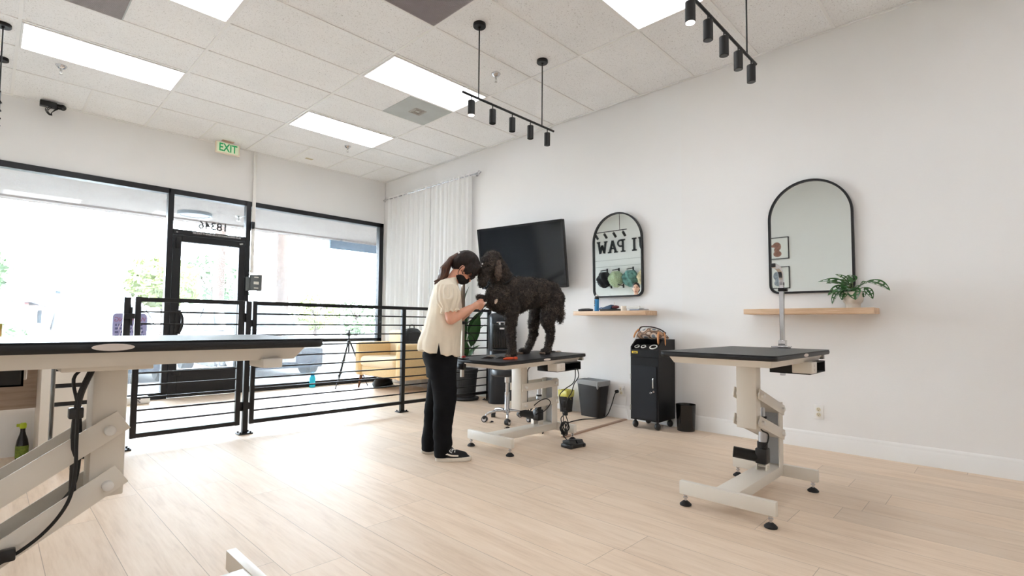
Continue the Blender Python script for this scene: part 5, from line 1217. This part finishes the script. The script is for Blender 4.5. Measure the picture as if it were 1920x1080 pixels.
for k in range(9):
    a = 2*PI*k/9; ca, sa = math.cos(a), math.sin(a)
    b.chain((T0+Vector((0,.012*ca,.012*sa)),.016), (Vector((.048+.012*sa,.026*ca,1.497+.018*sa)),.024), (Vector((.012+.018*sa,.034*ca,1.445+.012*sa)),.026), (Vector((.000+.018*sa,.036*ca,1.390)),.022), (Vector((-.018+.02*sa,.034*ca,1.352)),.014), (Vector((-.050+.02*math.sin(a*3),.034*ca,1.330+.010*math.sin(a*2))),.006))
b.fuse('ponytail', tail_m, hair_o, .0045, 3, .5, disp=lambda co: .003*noise.noise(Vector((co.x*30, co.y*60, co.z*30))))
m = MB(); ring_c = hp_(-.106,0,.028); d_ = (Vector((.048,0,1.497))-ring_c).normalized(); rg, _ = m.ring(ring_c, d_, .030, 24); m.tube(rg, .0085, 8, closed=True); m.build('hair_tie', white_ink, hair_o)
m = MB()
for k in range(6): m.ell(hp_(.062+.008*k,-.062+.006*k,.112-.020*k), .0055)
m.build('hair_clip', white_ink, hair_o)
b = Organic(); b.ell(hp_(.040,0,-.078), (.060,.061,.047), HM); b.ell(hp_(.070,0,-.062), (.036,.030,.036), HM); b.ell(hp_(.015,0,-.095), (.050,.050,.034), HM)
mk = b.fuse('face_mask', mask_m, person, .005, 4)
m = MB()
for s in (-1,1):
    for u0 in (-.055,-.09): m.tube(smoothpath([hp_(.03,s*.060,u0),hp_(.0,s*.070,u0+.01),hp_(-.018,s*.083,-.04),hp_(-.014,s*.084,-.015)],4), .0028, 6)
m.build('ear_loop', mask_m, mk)
eye_w = M('eye', (60,42,36), .3)
for s in (-1,1):
    m = MB(); m.ell(hp_(.074,s*.031,-.022), (.008,.014,.0045), HM); m.build('eye', eye_w, person)
    m = MB(); m.tube([hp_(.080,s*.016,.000),hp_(.080,s*.032,.004),hp_(.072,s*.047,-.001)], .0035, 6); m.build('eyebrow', hair_m, person)
t = thing('nail_grinder', 'small pale nail grinder held in the groomer hand at the dog paw', 'nail grinder', (0,0,0))
fW = Vector((math.cos(G_YAW), math.sin(G_YAW), 0)); lW = Vector((-math.sin(G_YAW), math.cos(G_YAW), 0))
def gw(u, l, z): return Vector((2.452,3.12,0))+fW*u+lW*l+Vector((0,0,z))
m = MB(); m.cyl(gw(.255,-.085,1.140), gw(.318,-.062,1.172), .0105, n=14); m.build('grinder_body', M('pale pink plastic', (238,206,196), .35), t)
m = MB(); m.cyl(gw(.318,-.062,1.172), gw(.332,-.057,1.179), .006, n=12); m.build('grinder_tip', white_plastic, t)
# --- dog
coat = M('curly charcoal coat', (42,37,35), .9); t_ = NT(coat); cn = t_.noise(t_.obj(), 60, 5, .65); t_.l(t_.ramp(cn, (.3, rgb(30,26,25)), (.55, rgb(58,50,46)), (.75, rgb(92,79,70))), t_.P.inputs['Base Color']); t_.bump(cn, .8, .008)
b = Organic()
DY = 2.985
def D(x, dy, z): return Vector((x, DY+dy, z))
b.ell(D(3.00,0,1.255), (.165,.122,.165)); b.ell(D(3.14,0,1.262), (.18,.125,.155)); b.ell(D(3.30,0,1.285), (.19,.115,.137)); b.ell(D(3.46,0,1.292), (.17,.112,.128)); b.ell(D(3.58,0,1.275), (.115,.110,.130)); b.ell(D(2.90,0,1.235), (.10,.095,.115))
b.chain((D(3.00,0,1.32),.105), (D(2.935,-.005,1.40),.092), (D(2.885,-.01,1.47),.082))
HD = D(2.812,-.02,1.502)
b.ell(HD, (.092,.078,.078)); b.ell(HD+Vector((.015,0,.052)), (.072,.062,.048)); b.ell(HD+Vector((.055,0,.035)), (.045,.050,.05))
b.chain((HD+Vector((-.035,0,-.02)),.058), (HD+Vector((-.078,-.004,-.090)),.047), (HD+Vector((-.098,-.008,-.150)),.040), (HD+Vector((-.104,-.01,-.172)),.033))
b.chain((D(3.01,-.065,1.15),.072), (D(2.995,-.068,1.04),.050), (D(3.000,-.066,.92),.038), (D(3.018,-.064,.82),.034), (D(3.022,-.064,.785),.038)); b.ell(D(3.012,-.064,.766), (.055,.040,.028))
b.chain((D(2.97,.055,1.18),.070), (D(2.895,.045,1.168),.042), (D(2.80,.025,1.200),.032), (D(2.735,.005,1.216),.029), (D(2.705,-.005,1.216),.030))
b.chain((D(3.575,-.045,1.25),.100), (D(3.505,-.062,1.14),.088), (D(3.468,-.066,1.05),.066), (D(3.508,-.066,.955),.042), (D(3.508,-.066,.895),.036), (D(3.482,-.066,.82),.032), (D(3.470,-.066,.790),.034)); b.ell(D(3.448,-.066,.774), (.062,.042,.028))
b.chain((D(3.555,.05,1.23),.095), (D(3.50,.085,1.12),.075), (D(3.468,.10,1.02),.050), (D(3.478,.105,.93),.038), (D(3.445,.11,.85),.033), (D(3.40,.11,.79),.033)); b.ell(D(3.355,.11,.772), (.062,.042,.028))
b.chain((D(3.665,0,1.29),.035), (D(3.705,0,1.22),.038), (D(3.718,0,1.13),.042), (D(3.718,-.005,1.06),.028), (D(3.722,-.005,1.03),.012))
def curl(co): return .0085*noise.noise(co*42)+.006*noise.noise(co*80)+.006*noise.noise(co*18)
dog = b.fuse('dog', coat, None, .0085, 5, .5, disp=curl)
tag(dog, 'curly black dog standing on the grooming table with one front paw raised', 'dog')
# coat: little curls rooted all over the skin
me = dog.data; q = random.Random(11); strands = [[], [], [], []]
ar = [p.area for p in me.polygons]; tot = sum(ar); acc = 0; NS = 15000
step = tot/NS; nxt = step*.5
vs = []; fs = []; mi = []
for p in me.polygons:
    acc += p.area
    while acc > nxt:
        nxt += step
        c = p.center; n = p.normal; w = [q.random() for _ in p.vertices]; sw = sum(w)
        c = sum((me.vertices[i].co*wi for i, wi in zip(p.vertices, w)), Vector())/sw
        a = Vector((q.gauss(0,1), q.gauss(0,1), q.gauss(0,1)-.5)); a = (a-n*a.dot(n)); a = a.normalized() if a.length > 1e-4 else n.orthogonal()
        s = n.cross(a); l = q.uniform(.010,.022); wd = q.uniform(.0016,.0030)
        if c.x > 3.66 and c.z < 1.2: l *= 1.8
        k0 = len(vs)
        for i in range(4):
            t = i/3; ph = t*2.6
            pt = c+n*(l*.55*math.sin(ph)-.001)+a*(l*.75*(1-math.cos(ph))*.6)+s*(l*.3*math.sin(ph*1.5))
            ww = wd*(1-t*.75); vs += [pt-s*ww, pt+s*ww]
        f_ = 0 if noise.noise(c*9) < .0 else 1
        if noise.noise(c*16+Vector((9,0,0))) > .22: f_ = 2
        for i in range(3): fs.append((k0+2*i, k0+2*i+1, k0+2*i+3, k0+2*i+2)); mi.append(f_)
cm = bpy.data.meshes.new('curly_coat'); cm.from_pydata(vs, [], fs)
for mt in (M('black curls', (40,35,33), .75), M('charcoal curls', (66,57,52), .75), M('brown grey curls', (92,81,73), .8)): cm.materials.append(mt)
cm.polygons.foreach_set('material_index', mi); cm.update()
co_ = bpy.data.objects.new('curly_coat', cm); COL.objects.link(co_); co_.parent = dog; co_['kind'] = 'stuff'
ear_m = M('brown grey ear fur', (92,78,70), .9, var=(70,.4), bump=(90,.8,.006))
for s in (-1, 1):
    b = Organic(); e0 = HD+Vector((.010,s*.066,.0)); b.chain((e0,.026), (e0+Vector((-.012,s*.024,-.055)),.030), (e0+Vector((-.016,s*.026,-.105)),.026), (e0+Vector((-.014,s*.022,-.135)),.014))
    b.fuse('ear', ear_m, dog, .006, 3, .5, disp=lambda co: .009*noise.noise(co*55)+.007*noise.noise(co*100))
b = Organic(); b.ell(D(2.838,-.060,1.205), (.016,.012,.036), Matrix.Rotation(R(25),3,'Y')); b.fuse('chest_patch', M('pale chest fur', (206,186,168), .9, bump=(90,.8,.005)), dog, .005, 2)
nm = MB(); nm.ell(HD+Vector((-.122,-.01,-.196)), (.014,.016,.012)); nm.build('nose', black_gloss, dog)
for s in (-1,1):
    nm = MB(); nm.ell(HD+Vector((-.072,s*.045,-.030)), .009); nm.build('eye', black_gloss, dog)
toe_m = M('brown toe fur', (120,100,86), .9, bump=(90,.6,.004))
for (x, dy, z) in ((2.962,-.064,.762),(3.392,-.066,.768),(3.298,.11,.764)):
    m = MB()
    for k in range(4): m.ell(D(x+.008-.004*(1.5-abs(k-1.5)), dy-.021+.014*k, z-.006), (.014,.0095,.011))
    m.build('toes', toe_m, dog)
m = MB(); rg, _ = m.ring(D(2.955,-.005,1.375), Vector((-.6,0,.8)), .098, 30); m.tube(rg, .007, 6, closed=True); m.build('collar', M('black collar', (16,16,18), .8), dog)
# --- second person, only seen in the tool-shelf mirror
b = Organic(); Z = 1.60
b.rings([(.80,0,0,.10,.16),(1.0,0,0,.10,.14),(1.2,0,0,.11,.17),(1.33,0,0,.09,.17),(1.38,0,0,.06,.09)])
b.chain(((0,0,1.36),.05), ((.01,0,1.48),.048)); b.ell((0,0,Z), (.092,.074,.105)); b.ell((.03,0,Z-.07), (.06,.055,.06)); b.chain(((.088,0,Z),.009), ((.104,0,Z-.035),.012))
for s in (-1,1):
    b.ell((-.005,s*.075,Z-.01), (.017,.008,.028)); b.chain(((0,s*.17,1.30),.05), ((.02,s*.22,1.05),.042), ((.16,s*.16,.98),.032), ((.23,s*.12,.975),.028)); 
    for k in range(4): b.chain(((.23,s*(.105+.012*k),.975),.012), ((.275,s*(.098+.014*k),.97),.0085), ((.30-.004*abs(k-1),s*(.096+.014*k),.958),.0075))
    b.chain(((.22,s*.10,.98),.012), ((.255,s*.075,.982),.009), ((.28,s*.068,.972),.008))
    b.chain(((0,s*.085,.80),.09), ((.01,s*.09,.45),.058), ((0,s*.09,.07),.04)); b.seg((.0,s*.09,.035), (.12,s*.10,.03), .034, .028)
p2 = b.fuse('person', skin2, None, .007, 5); p2.location = (-.24, 5.80, 0); p2.rotation_euler = (0, 0, R(-25)); tag(p2, 'dark-haired person in black standing behind the desk, only seen in the mirror', 'person')
b = Organic(); b.rings([(.72,0,0,.118,.18),(.95,0,0,.113,.155),(1.2,0,0,.122,.182),(1.33,0,0,.102,.182),(1.385,0,0,.065,.09)])
for s in (-1,1): b.chain(((0,s*.17,1.30),.062), ((.02,s*.22,1.05),.054), ((.14,s*.165,.985),.043))
b.fuse('black_top', M('black knit', (26,26,29), .9), p2, .009, 4)
b = Organic(); b.rings([(.05,0,.09,.06,.06),(.45,.01,.09,.075,.075),(.78,0,.07,.11,.10)]); b.rings([(.05,0,-.09,.06,.06),(.45,.01,-.09,.075,.075),(.78,0,-.07,.11,.10)]); b.rings([(.68,0,0,.115,.165),(.86,0,0,.11,.165)]); b.fuse('trousers', denim, p2, .009, 4)
b = Organic(); b.ell((-.018,0,Z+.025), (.096,.086,.098)); b.ell((-.04,0,Z-.03), (.07,.084,.09)); b.ell((-.095,0,Z+.06), .04); b.fuse('hair', hair_m, p2, .006, 4)
for s in (-1,1):
    m = MB(); m.ell((.083,s*.032,Z+.002), (.008,.014,.006)); m.build('eye', eye_w, p2)
    m = MB(); m.tube([(.090,s*.015,Z+.022),(.089,s*.034,Z+.027),(.080,s*.05,Z+.021)], .0035, 6); m.build('eyebrow', hair_m, p2)
m = MB(); m.tube([(.088,-.024,Z-.078),(.094,0,Z-.082),(.088,.024,Z-.078)], .005, 6); m.build('mouth', M('lips', (190,104,98), .5), p2)
# ---------------------------------------------------------------- camera, sky
cam = bpy.data.cameras.new('camera'); co = bpy.data.objects.new('camera', cam); COL.objects.link(co)
yaw, pit, rol, fpx, shy = 0.801004979, 0.047740476, 0.00899542925, 952.567297, 21.56175
fw = Vector((math.sin(yaw)*math.cos(pit), math.cos(yaw)*math.cos(pit), math.sin(pit))); ri = Vector((math.cos(yaw), -math.sin(yaw), 0)); up = ri.cross(fw)
r2 = ri*math.cos(rol)+up*math.sin(rol); u2 = -ri*math.sin(rol)+up*math.cos(rol)
mw = Matrix((r2, u2, -fw)).transposed().to_4x4(); mw.translation = (0, 0, 1.01656975); co.matrix_world = mw
cam.sensor_width = 36; cam.sensor_fit = 'HORIZONTAL'; cam.lens = fpx/1920*36; cam.shift_y = shy/1920; cam.clip_start = .05; cam.clip_end = 500
SC.camera = co
w = bpy.data.worlds.new('sky'); SC.world = w; w.use_nodes = True
w.node_tree.nodes['Background'].inputs[0].default_value = (.77,.895,1,1); w.node_tree.nodes['Background'].inputs[1].default_value = 21.5
SC.view_settings.view_transform = 'Standard'; SC.view_settings.look = 'None'; SC.view_settings.gamma = 1; SC.view_settings.exposure = 0.44; SC.view_settings.use_curve_mapping = False
SC.cycles.use_denoising = True
SC.cycles.max_bounces = 10; SC.cycles.diffuse_bounces = 5; SC.cycles.transparent_max_bounces = 16
